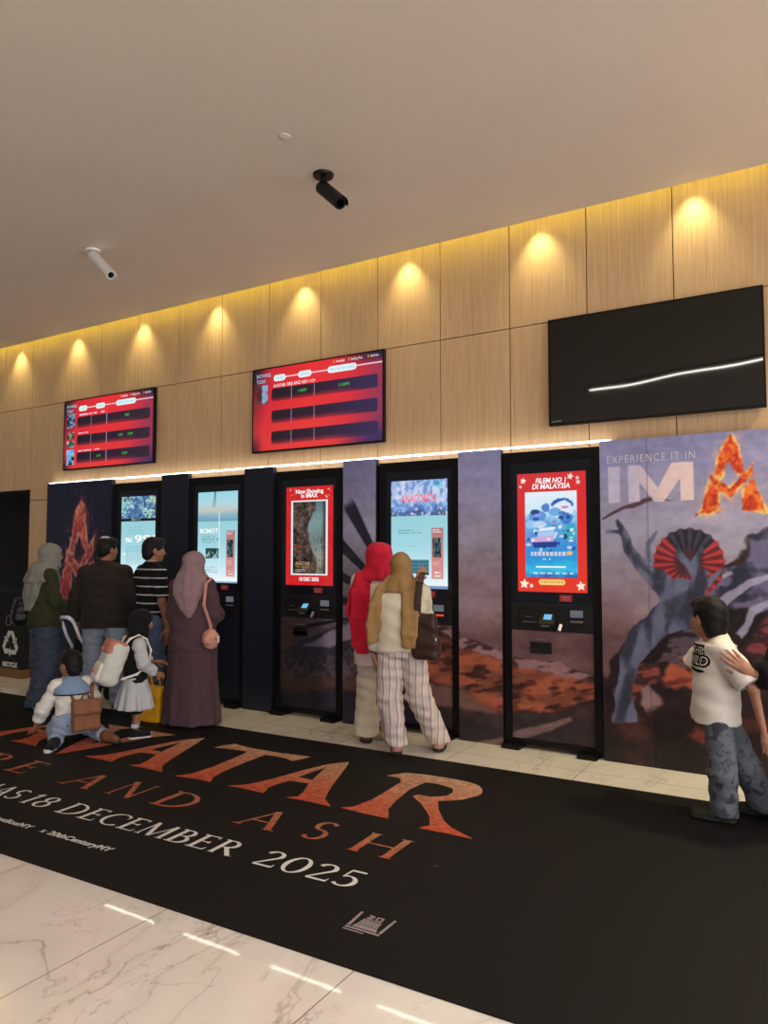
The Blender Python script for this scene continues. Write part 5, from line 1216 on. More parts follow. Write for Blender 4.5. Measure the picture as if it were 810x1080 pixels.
# ---- 1 woman in grey headscarf
h = Human('woman in grey headscarf, olive top and wide dark jeans, leftmost by the recycling bin', (-6.88, 4.70, CZ), RAD(-14), 1.635, yaw=RAD(-6), head=(.0, .06, 1.515), elR=(.215, .02, 1.06), wrR=(.15, .24, .98), elL=(-.24, -.02, 1.06), wrL=(-.20, .20, .98), ankR=(.115, -.05, .075), ankL=(-.11, .08, .075))
h.body({'R': dict(u=(-.2, .9, -.1), n=(-.6, 0, -.6)), 'L': dict(u=(.3, .9, 0), n=(.6, 0, -.5))})
g = G(.0105); h.torso(g, .80, .185, .135, .215, .165); h.sleeve(g, 'R', .075, .068, .05, 1.92); h.sleeve(g, 'L', .075, .068, .05, 1.92); g.wrinkle(.005, 20, 20, 24, 4); h.add('tunic', g, K['olive'])
h.trousers(K['denim_dark'], .112, .112, .150, zc=.03, fat=1.02, wr=.006)
hijab(h, K['greyscarf'], [([(1.30, .0, -.03, .235, .165), (1.40, 0, -.02, .20, .14), (1.47, 0, -.01, .12, .11), (1.50, 0, 0, .09, .09)], (.06, 9, 0, 1.5, 1.3)), ([(1.00, -.03, -.155, .09, .04), (1.15, -.01, -.14, .15, .06), (1.32, 0, -.09, .16, .09), (1.50, 0, -.04, .10, .09)], (.08, 8, .5, 1.5, 1.2))], full=1.08)
for sd in 'LR': h.shoe(sd, K['brownshoe'], K['sole'])
t = thing('shoulder_bag', 'black slouchy shoulder bag hanging behind the woman in the grey headscarf', 'bag', (-7.12, 4.60, .86))
g = G(.009); c = np.array((-7.12, 4.60, .96)); g.box(c, (.17, .065, .13), .05, .02, Rz(RAD(-30))); g.box(c + np.array((0, 0, -.05)), (.19, .08, .085), .06, .05, Rz(RAD(-30))); g.wrinkle(.006, 22, 22, 26, 3)
V, Fc = g.mesh(); link('bag_body', V, Fc, K['blackbag'], t, smooth=True)
MB().tube([(-7.25, 4.67, 1.05), (-7.19, 4.67, 1.20), (-7.08, 4.70, 1.375), (-7.02, 4.66, 1.38), (-6.99, 4.58, 1.22), (-6.99, 4.53, 1.05)], .011, 8).build('strap', K['blackbag'], t, smooth=True)

# ---- 2 man in brown top
h = Human('man in dark brown long-sleeved top and washed jeans, with his back turned', (-6.27, 4.96, CZ), RAD(22), 1.70, (150, 100, 76), fat=1.35, yaw=RAD(-22), shR=(.205, -.01, 1.335), shL=(-.205, -.01, 1.335), elR=(.315, .02, 1.10), wrR=(.17, .27, 1.10), elL=(-.31, -.02, 1.09), wrL=(-.33, .05, .83), ankR=(.15, .03, .075), ankL=(-.14, -.03, .075), kneeR=(.13, .03, .5), kneeL=(-.13, .0, .5), hipR=(.105, 0, .885), hipL=(-.105, 0, .885))
h.body({'R': dict(u=(-.8, .5, .1), n=(0, 0, -1)), 'L': dict(u=(.05, .1, -1), n=(1, 0, 0))})
g = G(.011); h.torso(g, .80, .245, .168, .238, .192, .06); h.sleeve(g, 'R', .080, .080, .058, 1.93); h.sleeve(g, 'L', .080, .076, .056, 1.93); g.wrinkle(.006, 17, 17, 22, 9); h.add('long_sleeved_top', g, K['jacket'])
h.trousers(K['denim_light'], .118, .092, .088, zc=.03, fat=1.18, wr=.005, seed=8); h.hair(K['hair'], seed=3)
g = G(.006); g.ell(h.J['head'] + h.Rh @ np.array((.0, -.03, .118)), (.05, .05, .018), .01, h.Rh); h.add('crown_patch', g, K['greywhite'], label='small pale patch on the crown')  # pale disc laid on the crown of the hair
for sd in 'LR': h.shoe(sd, K['shoe'], K['dsole'])

# ---- 3 youth in striped shirt
h = Human('young man in black shirt with thin white stripes and blue jeans, facing the machines', (-5.76, 5.10), RAD(-14), 1.70, (158, 108, 82), fat=.88, yaw=RAD(-14), pitch=RAD(-4), elR=(.225, -.01, 1.08), wrR=(.215, .06, .83), elL=(-.23, 0, 1.08), wrL=(-.15, .22, 1.02))
h.body({'R': dict(u=(.0, .12, -1), n=(-1, 0, 0)), 'L': dict(u=(.6, .8, 0), n=(0, 0, -1))})
g = G(.0105); h.torso(g, .82, .178, .122, .180, .132); h.sleeve(g, 'R', .078, .072, None, .86); h.sleeve(g, 'L', .078, .072, None, .86); g.wrinkle(.004, 20, 20, 24, 12); h.add('striped_shirt', g, K['tee'])
h.trousers(K['denim'], .098, .078, .072, zc=.03, fat=.92, seed=5); h.hair(K['hair'], seed=6, back=.015)
for sd in 'LR': h.shoe(sd, K['shoe'], K['sole'])

# ---- 4 woman in plum robe
h = Human('woman in mauve headscarf and long plum robe, facing the second machine', (-4.985, 4.90, CZ), RAD(24), 1.555, yaw=RAD(-10), shR=(.14, -.01, 1.235), shL=(-.14, -.01, 1.235), elR=(.195, .0, .985), wrR=(.15, .22, .97), elL=(-.185, .02, .985), wrL=(-.13, .22, .97))
h.body({'R': dict(u=(-.3, .9, .1), n=(-.6, 0, -.6)), 'L': dict(u=(.3, .9, .1), n=(.6, 0, -.6))})
g = G(.0105); g.loft([(.015, 0, .01, .268, .215), (.12, 0, .01, .258, .205), (.45, 0, 0, .232, .172), (.75, 0, 0, .222, .16), (.95, 0, 0, .19, .14)], .03, (.035, 9, .4, .85, .1)); g.wrinkle(.003, 20, 20, 10, 5); h.add('long_skirt', g, K['abaya'])
g = G(.0105); h.torso(g, .66, .178, .140, .228, .175); h.sleeve(g, 'R', .074, .082, .075, 1.85); h.sleeve(g, 'L', .074, .080, .075, 1.85); g.wrinkle(.005, 18, 18, 18, 7); h.add('tunic', g, K['abaya'])
hijab(h, K['mauve'], [([(1.34, 0, -.03, .20, .15), (1.42, 0, -.02, .175, .13), (1.50, 0, -.01, .11, .10)], (.05, 8, 0, 1.5, 1.35)), ([(1.05, .03, -.175, .025, .022), (1.14, .01, -.17, .085, .035), (1.28, -.01, -.145, .145, .06), (1.42, 0, -.10, .15, .08), (1.56, 0, -.05, .10, .09)], (.06, 7, .5, 1.5, 1.2))], seed=5, full=1.13)
for sd in 'LR': h.shoe(sd, K['brownshoe'], K['dsole'])
bp = wl(222, 674, 4.86); sp0 = wl(219, 613, 4.86)
t = thing('round_handbag', 'small round peach handbag hanging at the hip of the woman in plum', 'bag', (bp[0], bp[1], bp[2] - .1))
g = G(.006); g.ell(bp, (.082, .045, .090), .01, Rz(RAD(24))); g.cap(bp + np.array((-.0, -.03, .03)), bp + np.array((.0, -.045, -.01)), .03, .034, .02); g.wrinkle(.003, 40, 40, 50, 3); V, Fc = g.mesh(); link('bag_body', V, Fc, K['pinkbag'], t, smooth=True)
q = bp + np.array((.078, -.01, .015)); MB().tube([q, q + np.array((.028, -.006, .01)), q + np.array((.03, -.006, -.04))], [.012, .014, .006], 8).build('tassel', K['pinkwhite'], t)
g = G(.006); strip(g, [bp + np.array((0, -.0, .08)), bp + np.array((-.002, 0, .12)), (sp0[0] + .005, sp0[1] - .05, bp[2] + .30), (sp0[0], sp0[1] - .02, sp0[2] - .02), (sp0[0] - .0, sp0[1] + .05, sp0[2] + .025)], (1, .2, 0), .032, .012); V, Fc = g.mesh(); link('strap', V, Fc, K['pinkbag'], t, smooth=True)

# ---- 5 child kneeling on the carpet
kl = np.array((-5.41, 3.97, CZ)); rz = RAD(62); Li = lambda P: Rz(-rz) @ (np.array(P) - kl)
hd_ = Li(fl(40, 764, .03)); hd_[2] = .035; el_ = Li(wl(47, 752, fl(40, 764)[1] + .0)); 
h = Human('child kneeling on the carpet in a white sailor-collared shirt and pale jeans', kl, rz, 1.12, (160, 112, 88), hs=.93, fat=1.05, head=(-.01, .04, .615), neck=(0, -.0, .505), pel=(0, -.04, .17), che=(0, -.02, .385), shR=(.118, -.01, .452), shL=(-.118, .0, .447), elR=(.19, .07, .31), wrR=(.13, .22, .22),
          elL=(-.205, .07, .27), wrL=(-.26, .20, .075), hipR=(.07, -.03, .15), hipL=(-.07, -.03, .15), kneeR=(.14, .14, .075), kneeL=(-.10, .15, .075), ankR=(.21, -.20, .06), ankL=(-.14, -.20, .05), toeR=(.27, -.31, .045), toeL=(-.19, -.31, .04), yaw=RAD(26), pitch=RAD(-8))
h.body({'L': dict(u=(.1, .9, -.35), n=(0, -.3, -1), curl=.2), 'R': dict(u=(-.3, .8, -.4), n=(0, 0, -1))})
g = G(.009); g.loft([(.175, 0, -.04, .125, .105), (.30, 0, -.03, .130, .108), (.42, 0, -.02, .128, .10), (.50, 0, -.01, .085, .07)], .04)
for sd in 'LR': g.cap(h.J['neck'] - np.array((0, 0, .03)), h.J['sh' + sd], .042, .048, .04); h.sleeve(g, sd, .054, .058, .050, 1.55)
g.wrinkle(.004, 30, 30, 34, 5); sh5 = h.add('shirt', g, K['white'])
g = G(.007); g.loft([(.395, 0, -.035, .150, .112), (.44, 0, -.03, .148, .100), (.485, 0, -.02, .105, .075), (.525, 0, -.005, .062, .058)], .02); g.cut((0, 1, 0), .045); h.add('sailor_collar', g, K['collar'], sh5, label='dusty blue sailor collar with a dark edge')
g = G(.006); g.loft([(.386, 0, -.035, .1530, .1150), (.396, 0, -.035, .1530, .1150)], .005); g.cut((0, 1, 0), .04); h.add('collar_edge', g, K['black'], sh5)
g = G(.0085); g.ell((0, -.05, .17), (.135, .12, .115), .03)
for sd in 'LR':
    J = h.J; g.cap(J['hip' + sd], J['knee' + sd], .092, .070, .04); g.cap(J['knee' + sd], J['ank' + sd] + unit(J['knee' + sd] - J['ank' + sd]) * .02, .066, .058, .03)
g.cut((0, 0, -1), -.004); g.wrinkle(.004, 34, 34, 34, 3); h.add('jeans', g, K['denim_kid'])
g = G(.007); g.loft([(.185, 0, -.04, .1290, .1090), (.225, 0, -.037, .1310, .1110)], .005); h.add('belt', g, K['black'])
h.hair(K['hair'], seed=9, back=.02)
for sd, mm in (('R', K['brownshoe']), ('L', K['shoe'])):
    J = h.J; a, q = J['ank' + sd], J['toe' + sd]; d = unit(q - a); g = G(.007); g.chain([a - d * .01, a + d * .06, q + d * .03], [.045, .042, .034], .02); up = h.add('shoe', g, mm); g = G(.006)
    o = np.array((0.0, 0, -.018 if sd == 'L' else -.016)) + np.array((-.01 if sd == 'L' else .012, 0, 0)); g.chain([a + o, a + d * .06 + o, q + d * .032 + o], [.043, .041, .034], .02); g.cut((0, 0, -1), -.002).cut((0, 0, 1), .032); h.add('sole', g, K['sole'] if sd == 'L' else K['dsole'], up)
W2 = lambda P: Rz(rz) @ np.array(P) + kl
t = thing('backpack', 'brown leather backpack on the back of the kneeling child', 'backpack', tuple(W2((.075, -.215, .12))), rz)
lo_ = lambda o, V: np.asarray(V) 
Ml = Rx(RAD(-14)) @ Rz(RAD(0)); g = G(.007); g.box((0, 0, .115), (.105, .062, .125), .022, .01, Ml); g.wrinkle(.0025, 40, 40, 40, 2); V, Fc = g.mesh(); bb = link('bag_body', V, Fc, K['tan'], t, local=True, smooth=True)
g = G(.006); g.box((0, -.035, .185), (.108, .045, .062), .018, .01, Ml); g.wrinkle(.002, 40, 40, 40, 4); V, Fc = g.mesh(); link('flap', V, Fc, K['tan'], t, local=True, smooth=True)
MB().tube([(-.03, .03, .24), (-.02, .02, .275), (.02, .02, .275), (.03, .03, .24)], .008, 8).build('handle', K['tan'], t, local=True, smooth=True)
for s_ in (-1, 1):
    g = G(.006); strip(g, [(s_ * .07 - .01, .06, .215), (s_ * .09 - .025, .135, .325), (s_ * .095 - .025, .185, .372), (s_ * .10 - .025, .26, .372), (s_ * .11 - .025, .335, .29), (s_ * .125 - .03, .345, .17)], (1, 0, 0), .03, .011); V, Fc = g.mesh(); link('strap', V, Fc, K['tan'], t, local=True, smooth=True)
    g = G(.006); strip(g, [(s_ * .125 - .03, .345, .17), (s_ * .155 - .03, .22, .09), (s_ * .115 - .01, .05, .03)], (0, .3, 1), .022, .010); V, Fc = g.mesh(); link('strap', V, Fc, K['tan'], t, local=True, smooth=True)

# ---- 6 small girl
kl = np.array((-5.05, 4.31, CZ)); rz = RAD(-26)
h = Human('small girl in black head covering, black vest and pale grey skirt, wearing black trainers', kl, rz, 1.075, (150, 104, 80), hs=.86, head=(.0, .05, .955), neck=(0, 0, .835), pel=(0, 0, .52), che=(0, 0, .70), shR=(.112, 0, .775), shL=(-.112, 0, .775), elR=(.165, .02, .63), wrR=(.12, .14, .53), elL=(-.16, .05, .64), wrL=(-.08, .18, .60), hipR=(.055, 0, .49), hipL=(-.055, 0, .49), kneeR=(.06, .01, .27), kneeL=(-.06, .01, .27), ankR=(.065, -.01, .055), ankL=(-.06, .03, .055), toeR=(.08, .10, .03), toeL=(-.05, .14, .03), pitch=RAD(-12))
h.body({'R': dict(u=(-.3, .8, -.3), n=(-1, 0, -.3)), 'L': dict(u=(.4, .9, 0), n=(.6, 0, -.6))})
g = G(.0085); g.loft([(.24, 0, 0, .175, .155), (.34, 0, 0, .155, .135), (.48, 0, 0, .118, .10), (.52, 0, 0, .112, .095)], .02, (.06, 10, .3, .52, .28)); h.add('skirt', g, K['greywhite'])
g = G(.0085); g.loft([(.47, 0, 0, .118, .098), (.58, 0, 0, .112, .095), (.72, 0, 0, .118, .095), (.82, 0, 0, .08, .065)], .03)
for sd in 'LR': g.cap(h.J['neck'] - np.array((0, 0, .035)), h.J['sh' + sd] * np.array((.88, 1, 1)), .042, .045, .03)
g.wrinkle(.003, 34, 34, 34, 3); h.add('vest', g, K['black'])
g = G(.008)
for sd in 'LR': h.sleeve(g, sd, .052, .052, .045, 1.85)
g.wrinkle(.0035, 40, 40, 40, 6); h.add('blouse_sleeves', g, K['greywhite'])
g = G(.0075)
for sd in 'LR': J = h.J; g.rod(J['hip' + sd], J['knee' + sd] + (J['ank' + sd] - J['knee' + sd]) * .32, .07, .042, .02)
h.add('leggings', g, K['black'])
hijab(h, K['black'], [([(1.14, 0, -.01, .155, .125), (1.28, 0, 0, .165, .125), (1.36, 0, .01, .12, .11), (1.44, 0, .03, .09, .09)], (.05, 8, 0, 1, .7))], seed=8, wr=.002)
for sd in 'LR': h.shoe(sd, K['shoe'], K['sole'])
for sd in 'LR':
    J = h.J; g = G(.006); g.rod(J['ank' + sd] + np.array((0, 0, .035)), J['ank' + sd] + np.array((0, 0, .065)), .035, .032, .01); h.add('sock', g, K['greywhite'])
W2 = lambda P: Rz(rz) @ np.array(P) + kl
t = thing('backpack', 'pale sage and salmon pink backpack worn by the small girl', 'backpack', tuple(W2((-.01, -.195, .48))), rz)
Mb = Rx(RAD(-20)); g = G(.0075); g.box((0, 0, .15), (.140, .085, .185), .06, .01, Mb); g.wrinkle(.0025, 34, 34, 34, 3); V, Fc = g.mesh(); link('bag_body', V, Fc, K['paleteal'], t, local=True, smooth=True)
g = G(.0065); g.box((0, -.085, .085), (.112, .045, .085), .04, .01, Mb); V, Fc = g.mesh(); link('front_pocket', V, Fc, K['white'], t, local=True, smooth=True)
g = G(.0065); g.box((0, .03, .262), (.132, .085, .072), .05, .01, Mb); V, Fc = g.mesh(); link('top_panel', V, Fc, K['pink'], t, local=True, smooth=True)['label'] = 'salmon pink top panel'
for c in ((-.05, -.052, .262), (.03, -.138, .10)):
    bw = MB(); c = np.array(c); MB_ = G(.005); MB_.ell(c + np.array((-.022, 0, .004)), (.024, .012, .018), .004); MB_.ell(c + np.array((.022, 0, .004)), (.024, .012, .018), .004); MB_.ell(c + np.array((0, -.006, 0)), (.009, .009, .010), .004); V, Fc = MB_.mesh(); link('bow', V, Fc, K['rose'], t, local=True, smooth=True)
MB().tube([(-.03, .03, .30), (-.02, .03, .335), (.02, .03, .335), (.03, .03, .30)], .008, 8).build('handle', K['white'], t, local=True, smooth=True)
for s_ in (-1, 1):
    g = G(.006); strip(g, [(s_ * .07, .09, .29), (s_ * .085 - .01, .13, .345), (s_ * .09 - .015, .20, .375), (s_ * .095 - .015, .265, .335), (s_ * .105 - .015, .30, .24), (s_ * .12 - .015, .27, .12)], (1, 0, 0), .038, .014); V, Fc = g.mesh(); link('strap', V, Fc, K['white'], t, local=True, smooth=True)
    g = G(.006); strip(g, [(s_ * .12 - .015, .27, .12), (s_ * .155 - .015, .18, .06), (s_ * .10, .06, .02)], (0, .3, 1), .022, .010); V, Fc = g.mesh(); link('strap', V, Fc, K['white'], t, local=True, smooth=True)
# yellow cloth beyond the girl, built in the shape of a bag
yb_ = fl(159, 762); t = thing('yellow_cloth', 'yellow cloth carrier bag standing on the carpet beyond the small girl', 'bag', (yb_[0], yb_[1], CZ))
g = G(.008); g.box((yb_[0], yb_[1] + .0, .17), (.125, .055, .165), .03, .01, Rz(RAD(10))); g.wrinkle(.006, 24, 24, 20, 2); g.cut((0, 0, -1), -(CZ + .001)); V, Fc = g.mesh(); link('bag_body', V, Fc, K['yellow'], t, smooth=True)
for dy in (-.045, .045): MB().tube([(yb_[0] - .07, yb_[1] + dy, .325), (yb_[0] - .05, yb_[1] + dy, .42), (yb_[0] + .05, yb_[1] + dy, .42), (yb_[0] + .07, yb_[1] + dy, .325)], .007, 8).build('handle', K['yellow'], t, smooth=True)

# ---- pushchair between the woman in grey and the man
sx, sy = wl(71, 660, 4.80)[0], 5.02
t = thing('pushchair', 'slim pushchair with pale metal frame between the grey headscarf and the man in brown', 'pushchair', (sx, sy, CZ))
fr = MB()
for s_ in (-1, 1):
    fr.tube([(sx + s_ * .095, sy - .22, .86), (sx + s_ * .105, sy - .15, .70), (sx + s_ * .13, sy + .22, .10)], .017, 10); fr.tube([(sx + s_ * .11, sy - .07, .56), (sx + s_ * .13, sy - .22, .10)], .015, 10)
fr.tube([(sx - .095, sy - .22, .86), (sx - .06, sy - .25, .90), (sx + .06, sy - .25, .90), (sx + .095, sy - .22, .86)], .02, 10)
fr.build('frame', M['panelprint'], t, smooth=True)
g = G(.009); g.box((sx, sy + .06, .42), (.10, .14, .05), .03, .02); g.box((sx, sy - .06, .52), (.10, .045, .17), .03, .03, Rx(RAD(-20))); g.cap((sx - .06, sy + .0, .66), (sx + .06, sy, .66), .06, .06, .05); V, Fc = g.mesh(); link('seat', V, Fc, K['black'], t, smooth=True)
g = G(.008); g.box((sx, sy + .02, .20), (.10, .13, .06), .02); V, Fc = g.mesh(); link('basket', V, Fc, K['black'], t, smooth=True)
for x_, y_ in ((-1, -.22), (1, -.22), (-1, .22), (1, .22)):
    q = MB().tube([(sx + x_ * .13 - .018, sy + y_, .081 + CZ), (sx + x_ * .13 + .018, sy + y_, .081 + CZ)], .08, 22).build('wheel', K['dsole'], t)
    MB().tube([(sx + x_ * .13 - .021, sy + y_, .081 + CZ), (sx + x_ * .13 + .021, sy + y_, .081 + CZ)], .04, 16).build('hub', M['grey'], q)

# ---- 7 woman in red headscarf
h = Human('woman in crimson headscarf with pale pink top and cream trousers', (-3.25, 5.31), RAD(26), 1.635, yaw=RAD(-4), elR=(.22, .0, 1.08), wrR=(.11, .15, 1.03), elL=(-.20, -.0, 1.06), wrL=(-.15, .16, .98), ankR=(.11, .05, .075), ankL=(-.10, -.05, .075))
h.body({'R': dict(u=(-.2, .9, .2), n=(-.6, 0, -.6)), 'L': dict(u=(.3, .9, .1), n=(.6, 0, -.6))})
g = G(.0105); h.torso(g, .62, .185, .135, .212, .165); h.sleeve(g, 'R', .078, .070, .055, 1.9); h.sleeve(g, 'L', .078, .070, .055, 1.9); g.wrinkle(.005, 18, 18, 16, 6); h.add('tunic', g, K['pinkwhite'])
h.trousers(K['cream'], .110, .100, .112, zc=.055, fat=1.0, wr=.005, seed=4)
g_e = []
hj = hijab(h, K['red'], [([(1.38, 0, -.02, .20, .13), (1.45, 0, -.01, .15, .115), (1.51, 0, 0, .10, .10)], (.06, 8, 0, 1.6, 1.4))], seed=4, full=1.28, wr=.005)
g = G(.0085); strip(g, [(-.06, -.03, 1.42), (-.11, -.105, 1.36), (-.135, -.145, 1.22), (-.145, -.155, 1.02), (-.13, -.16, .80), (-.12, -.16, .735)], (1, .15, 0), [.12, .15, .16, .16, .12], .03, .03); strip(g, [(.06, -.02, 1.42), (.10, -.10, 1.37), (.11, -.135, 1.28)], (1, 0, 0), [.09, .08], .03); strip(g, [(-.165, -.03, 1.34), (-.225, -.05, 1.2), (-.235, -.05, 1.04)], (.3, 1, 0), .13, .026); g.wrinkle(.007, 42, 16, 8, 3); h.add('scarf_end', g, K['red'], hj)
for sd in 'LR': h.shoe(sd, K['brownshoe'], K['dsole'])

# ---- 8 woman in khaki headscarf touching the screen
kl = np.array((-2.845, 4.97, CZ)); rz = RAD(24); Li = lambda P: Rz(-rz) @ (np.array(P) - kl)
tip = Li(wl(448, 597, 5.64)); wr_ = Li(wl(440.5, 611, 5.52)); el_ = Li(wl(450, 657, 5.26)); aL = Li(fl(418, 795)); aR = Li(fl(463, 792))
h = Human('woman in khaki headscarf, ivory top and striped trousers, touching the screen', kl, rz, 1.545, yaw=RAD(-2), elR=el_, wrR=wr_, elL=(-.195, -.02, .99), wrL=(-.21, .02, .775), ankL=(aL[0], aL[1], .075), ankR=(aR[0], aR[1], .075), kneeL=(-.10, .02, .45), kneeR=(.13, .05, .45))
h.body({'R': dict(u=tip - wr_, n=(-.1, .9, .1), curl=.18, spread=.15), 'L': dict(u=(.02, .1, -1), n=(1, 0, 0))})
g = G(.0105); h.torso(g, .79, .182, .132, .192, .150); h.sleeve(g, 'R', .075, .066, .045, 1.93); h.sleeve(g, 'L', .075, .062, .048, 1.9); g.wrinkle(.005, 18, 18, 20, 16); h.add('cardigan', g, K['ivory'])
h.trousers(K['pants'], .112, .106, .094, zc=.062, fat=1.06, wr=.005, seed=14)
hj = hijab(h, K['khaki'], [([(1.36, 0, -.015, .185, .13), (1.43, 0, -.01, .15, .115), (1.50, 0, 0, .10, .10)], (.05, 8, 0, 1.6, 1.4))], seed=6)
g = G(.0085); strip(g, [(-.06, -.04, 1.32), (-.125, -.08, 1.26), (-.165, -.095, 1.13), (-.20, -.095, .98), (-.195, -.095, .865)], (1, .4, 0), [.12, .13, .13, .11], .028, .025); strip(g, [(.06, -.04, 1.32), (.09, -.115, 1.24), (.09, -.158, 1.08), (.075, -.17, .93), (.07, -.17, .84)], (1, 0, 0), [.13, .13, .12, .11], .03, .03); g.wrinkle(.007, 46, 16, 6, 5); h.add('scarf_end', g, K['khaki'], hj)
for sd in 'LR': h.shoe(sd, K['pinkshoe'], K['dsole'])
w_ = h.J['wrL']; d = unit(h.J['wrL'] - h.J['elL']); g = G(.005); g.rod(w_ - d * .025, w_ - d * .0, .034, .034, .004); wt = h.add('wristwatch', g, K['black']); g = G(.004); g.box(w_ - d * .012 + np.array((-.034, 0, 0)), (.006, .016, .018), .004); h.add('watch_face', g, M['grey'], wt)
w_ = h.J['wrR']; d = unit(h.J['wrR'] - h.J['elR']); g = G(.005); g.rod(w_ + d * .0, w_ + d * .012, .028, .027, .004); h.add('bracelet', g, K['tan'])
b0 = kl + Rz(rz) @ np.array((.215, -.12, .92)); t = thing('tote_bag', 'dark brown leather tote bag on the shoulder of the woman in khaki headscarf', 'bag', tuple(b0 - np.array((0, 0, .12))), rz)
g = G(.008); g.box((-.02, 0, .12), (.092, .05, .17), .035, .01, Rz(RAD(-14))); g.box((-.01, 0, .03), (.105, .06, .08), .04, .04, Rz(RAD(-14))); g.wrinkle(.005, 26, 26, 22, 5); V, Fc = g.mesh(); link('bag_body', V, Fc, K['brown'], t, local=True, smooth=True)
for y_ in (-.035, .04):
    g = G(.0065); strip(g, [(-.075, y_, .24), (-.075, y_, .36), (-.06, y_ + .02, .52), (-.05, .09, .585), (-.02, .155, .575)], (1, 0, 0), .055 if y_ < 0 else .035, .014); V, Fc = g.mesh(); link('strap', V, Fc, K['brown'], t, local=True, smooth=True)
g = G(.004); g.ell((.06, -.066, .09), (.012, .005, .03), .003); V, Fc = g.mesh(); link('buckle', V, Fc, M['alu'], t, local=True, smooth=True)

# ---- 9 boy
kl = np.array((-.60, 4.76, CZ)); rz = RAD(104); Li = lambda P: Rz(-rz) @ (np.array(P) - kl)
aL = Li(fl(764, 868)); aR = Li(fl(805, 862)); hR = Li(wl(741, 702, 4.98)); hL = Li(wl(806, 775, 4.63)); eL = Li(wl(795, 728, 4.58)); kL = Li(wl(762, 815, 4.66)); kR = Li(wl(789, 812, 4.85))
h = Human('boy in white printed T-shirt and grey camouflage trousers, looking at the wall print', kl, rz, 1.285, (176, 124, 100), hs=1.02, fat=1.08, yaw=RAD(-58), ankL=(aL[0], aL[1], .06), ankR=(aR[0], aR[1], .06), kneeL=kL, kneeR=kR, elR=(.16, .12, .84), wrR=hR, elL=eL, wrL=hL,
          shR=(.125, 0, 1.00), shL=(-.13, -.02, .99), neck=(0, -.01, 1.055), head=(.005, .03, 1.155), toeL=(aL[0] + .03, aL[1] + .15, .035), toeR=(aR[0] + .04, aR[1] + .13, .035))
h.body({'R': dict(u=(.3, .9, .3), n=(-.8, .2, -.2)), 'L': dict(u=unit(hL - eL), n=(1, 0, 0))})
g = G(.009); h.torso(g, .555, .155, .125, .160, .138, .045); h.sleeve(g, 'R', .062, .074, None, .92); h.sleeve(g, 'L', .064, .078, None, .88); g.wrinkle(.005, 20, 20, 22, 21); ts = h.add('printed_tshirt', g, K['white'])
h.trousers(K['camo'], .108, .104, .100, zc=.03, fat=1.02, wr=.003, seed=17, h=.0095); h.hair(K['hair'], seed=12, back=.02)
for sd in 'LR': h.shoe(sd, K['olshoe'], K['dsole'])
# chest print wrapped on the cloth
me = ts.data; bv = BVHTree.FromPolygons([v.co[:] for v in me.vertices], [tuple(p.vertices) for p in me.polygons])
pd = np.array((-.42, .9, 0)); pd = pd / np.linalg.norm(pd); pr = np.cross(pd, (0, 0, 1)) * -1
def chest(V2, Fc, m, off, name):
    P = []
    for x, z in V2:
        o = np.array((-.02, 0, 0)) + pr * x + np.array((0, 0, z)) + pd * .6; hit = bv.ray_cast(Vector(o), Vector(-pd)); P.append(tuple(hit[0] + hit[1] * off) if hit[0] else tuple(o - pd * .47))
    return link(name, np.array(P), Fc, m, ts, local=True)
def dense(V, Fc, n=2):
    bm = bmesh.new(); vs = [bm.verts.new((v[0], v[1], 0)) for v in V]
    for f in Fc:
        try: bm.faces.new([vs[i] for i in f])
        except ValueError: pass
    bmesh.ops.triangulate(bm, faces=bm.faces[:]); bmesh.ops.subdivide_edges(bm, edges=bm.edges[:], cuts=n, use_grid_fill=True); bm.verts.index_update()
    R_ = [(v.co.x, v.co.y) for v in bm.verts], [tuple(v.index for v in f.verts) for f in bm.faces]; bm.free(); return R_
for bold, mm, off, nm in ((.012, K['black'], .003, 'print_outline'), (0, K['white'], .0045, 'print_lettering')):
    VV = []; FF = []
    for s_, hh, zz, xx in (('THE', .046, .955, -.005), ('WILD', .052, .895, .0)):
        V, Fc = text_mesh(s_, hh * 1.38, 'CENTER', bold); n0 = len(VV); VV += [(v[0] + xx, v[1] + zz) for v in V]; FF += [tuple(i + n0 for i in f) for f in Fc]
    chest(*dense(VV, FF), mm, off, nm)
V = [(-.075, .872), (-.05, .878), (.0, .872), (.06, .868), (.07, .858), (.03, .85), (-.03, .856), (-.06, .856)]; chest(*dense(V, [tuple(range(8))[::-1]], 3), K['black'], .003, 'print_swash')

# ---- 10 grown-up at the right edge
kl = np.array((-.08, 4.82, CZ)); rz = RAD(92); Li = lambda P: Rz(-rz) @ (np.array(P) - kl)
wL = Li(wl(794, 712, 4.55)); tp = Li(wl(776, 697, 4.53)); eL = Li(wl(815, 711, 4.60))
h = Human('adult in black, cut by the right edge, with one hand on the boy', kl, rz, 1.66, (178, 128, 106), elL=eL, wrL=wL, elR=(.235, .02, 1.07), wrR=(.22, .12, .84))
h.body({'L': dict(u=tp - wL, n=(.9, .1, -.2), curl=.22, spread=.12)})
g = G(.0105); h.torso(g, .78, .178, .135, .195, .15); h.sleeve(g, 'R', .08, .075, .06, 1.5); h.sleeve(g, 'L', .085, .085, .072, 1.74); g.wrinkle(.005, 18, 18, 20, 16); h.add('loose_black_top', g, K['black'])
h.trousers(K['black'], .11, .095, .085, zc=.03, wr=.005, seed=4); h.hair(K['hair'], seed=2, back=.06)
for sd in 'LR': h.shoe(sd, K['shoe'], K['dsole'])
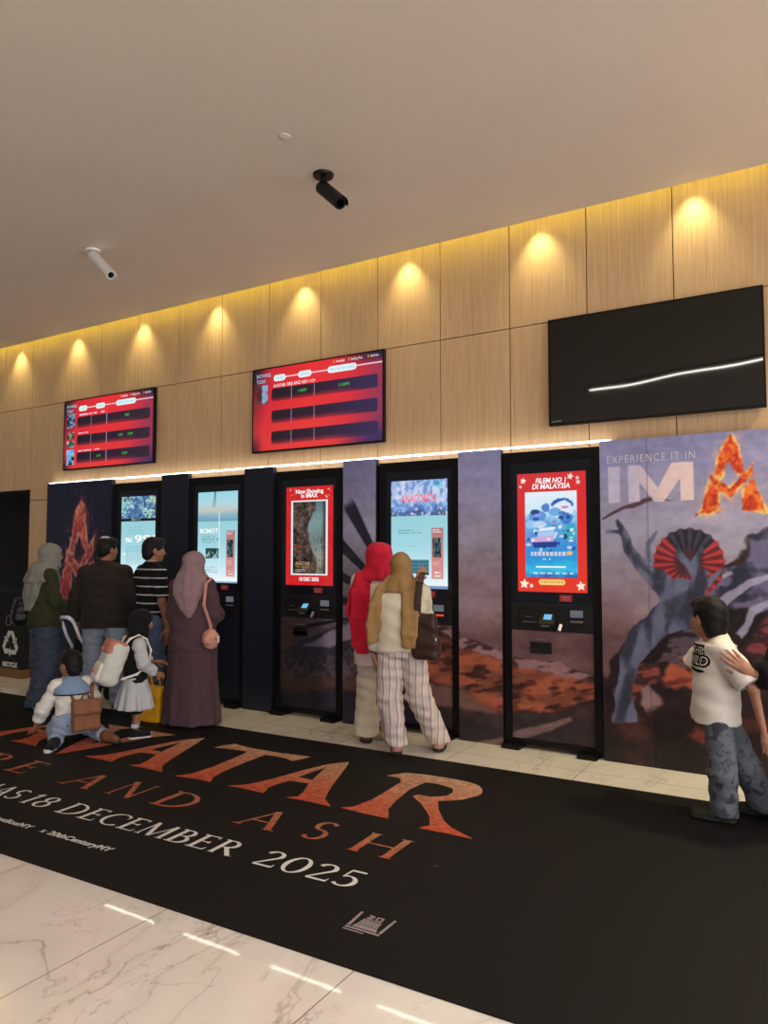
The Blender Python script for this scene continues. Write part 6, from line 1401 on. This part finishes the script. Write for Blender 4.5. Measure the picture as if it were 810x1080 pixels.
# ================================================================== LIGHT, CAMERA
def area(name, loc, rot, sx, sy, e, col):
    l = bpy.data.lights.new(name, 'AREA'); l.shape = 'RECTANGLE'; l.size = sx; l.size_y = sy; l.energy = e; l.color = col
    o = bpy.data.objects.new(name, l); C.objects.link(o); o.location = loc; o.rotation_euler = rot; return o
w = bpy.data.worlds.new('hall'); bpy.context.scene.world = w; w.use_nodes = True
nt = w.node_tree; bg = nt.nodes['Background']; bg.inputs['Color'].default_value = (1.0, .97, .96, 1)
tc = nt.nodes.new('ShaderNodeTexCoord'); sp = nt.nodes.new('ShaderNodeSeparateXYZ'); nt.links.new(tc.outputs['Generated'], sp.inputs[0])
mr = nt.nodes.new('ShaderNodeMapRange'); mr.interpolation_type = 'SMOOTHSTEP'       # added fill: surroundings made brighter on the right, dim elsewhere to keep reflections dark
mr.inputs['From Min'].default_value = .15; mr.inputs['From Max'].default_value = .85; mr.inputs['To Min'].default_value = .14; mr.inputs['To Max'].default_value = 3.3
nt.links.new(sp.outputs['X'], mr.inputs['Value']); nt.links.new(mr.outputs['Result'], bg.inputs['Strength'])
# unseen spots added as fill; the warm one follows yellow light from the right
for i, (x, y) in enumerate(((-6.5, .2), (1.0, 5.15), (.6, .6), (1.8, 3.3))):
    l = bpy.data.lights.new('unseen_spot', 'SPOT'); l.energy = (50, 480, 190, 130)[i]; l.color = ((1, .92, .84), (1, .86, .52), (1, .94, .88), (1, .92, .84))[i]; l.spot_size = math.radians(110); l.spot_blend = .8; l.shadow_soft_size = .12
    o = bpy.data.objects.new('unseen_spot', l); C.objects.link(o); o.location = (x, y, ZC - .03)
cd = bpy.data.cameras.new('camera'); cam = bpy.data.objects.new('camera', cd); C.objects.link(cam)
cd.sensor_fit = 'VERTICAL'; cd.sensor_height = 36; cd.lens = F / 1080 * 36; cd.clip_start = .05
m4 = Matrix(((R[0][0], -R[0][1], -R[0][2], 0), (R[1][0], -R[1][1], -R[1][2], 0), (R[2][0], -R[2][1], -R[2][2], H), (0, 0, 0, 1)))
cam.matrix_world = m4
sc_ = bpy.context.scene; sc_.camera = cam
sc_.view_settings.view_transform = 'Standard'; sc_.view_settings.look = 'None'; sc_.view_settings.exposure = 0.0; sc_.view_settings.gamma = 1.0; sc_.view_settings.use_curve_mapping = False
sc_.cycles.max_bounces = 8; sc_.cycles.use_denoising = True
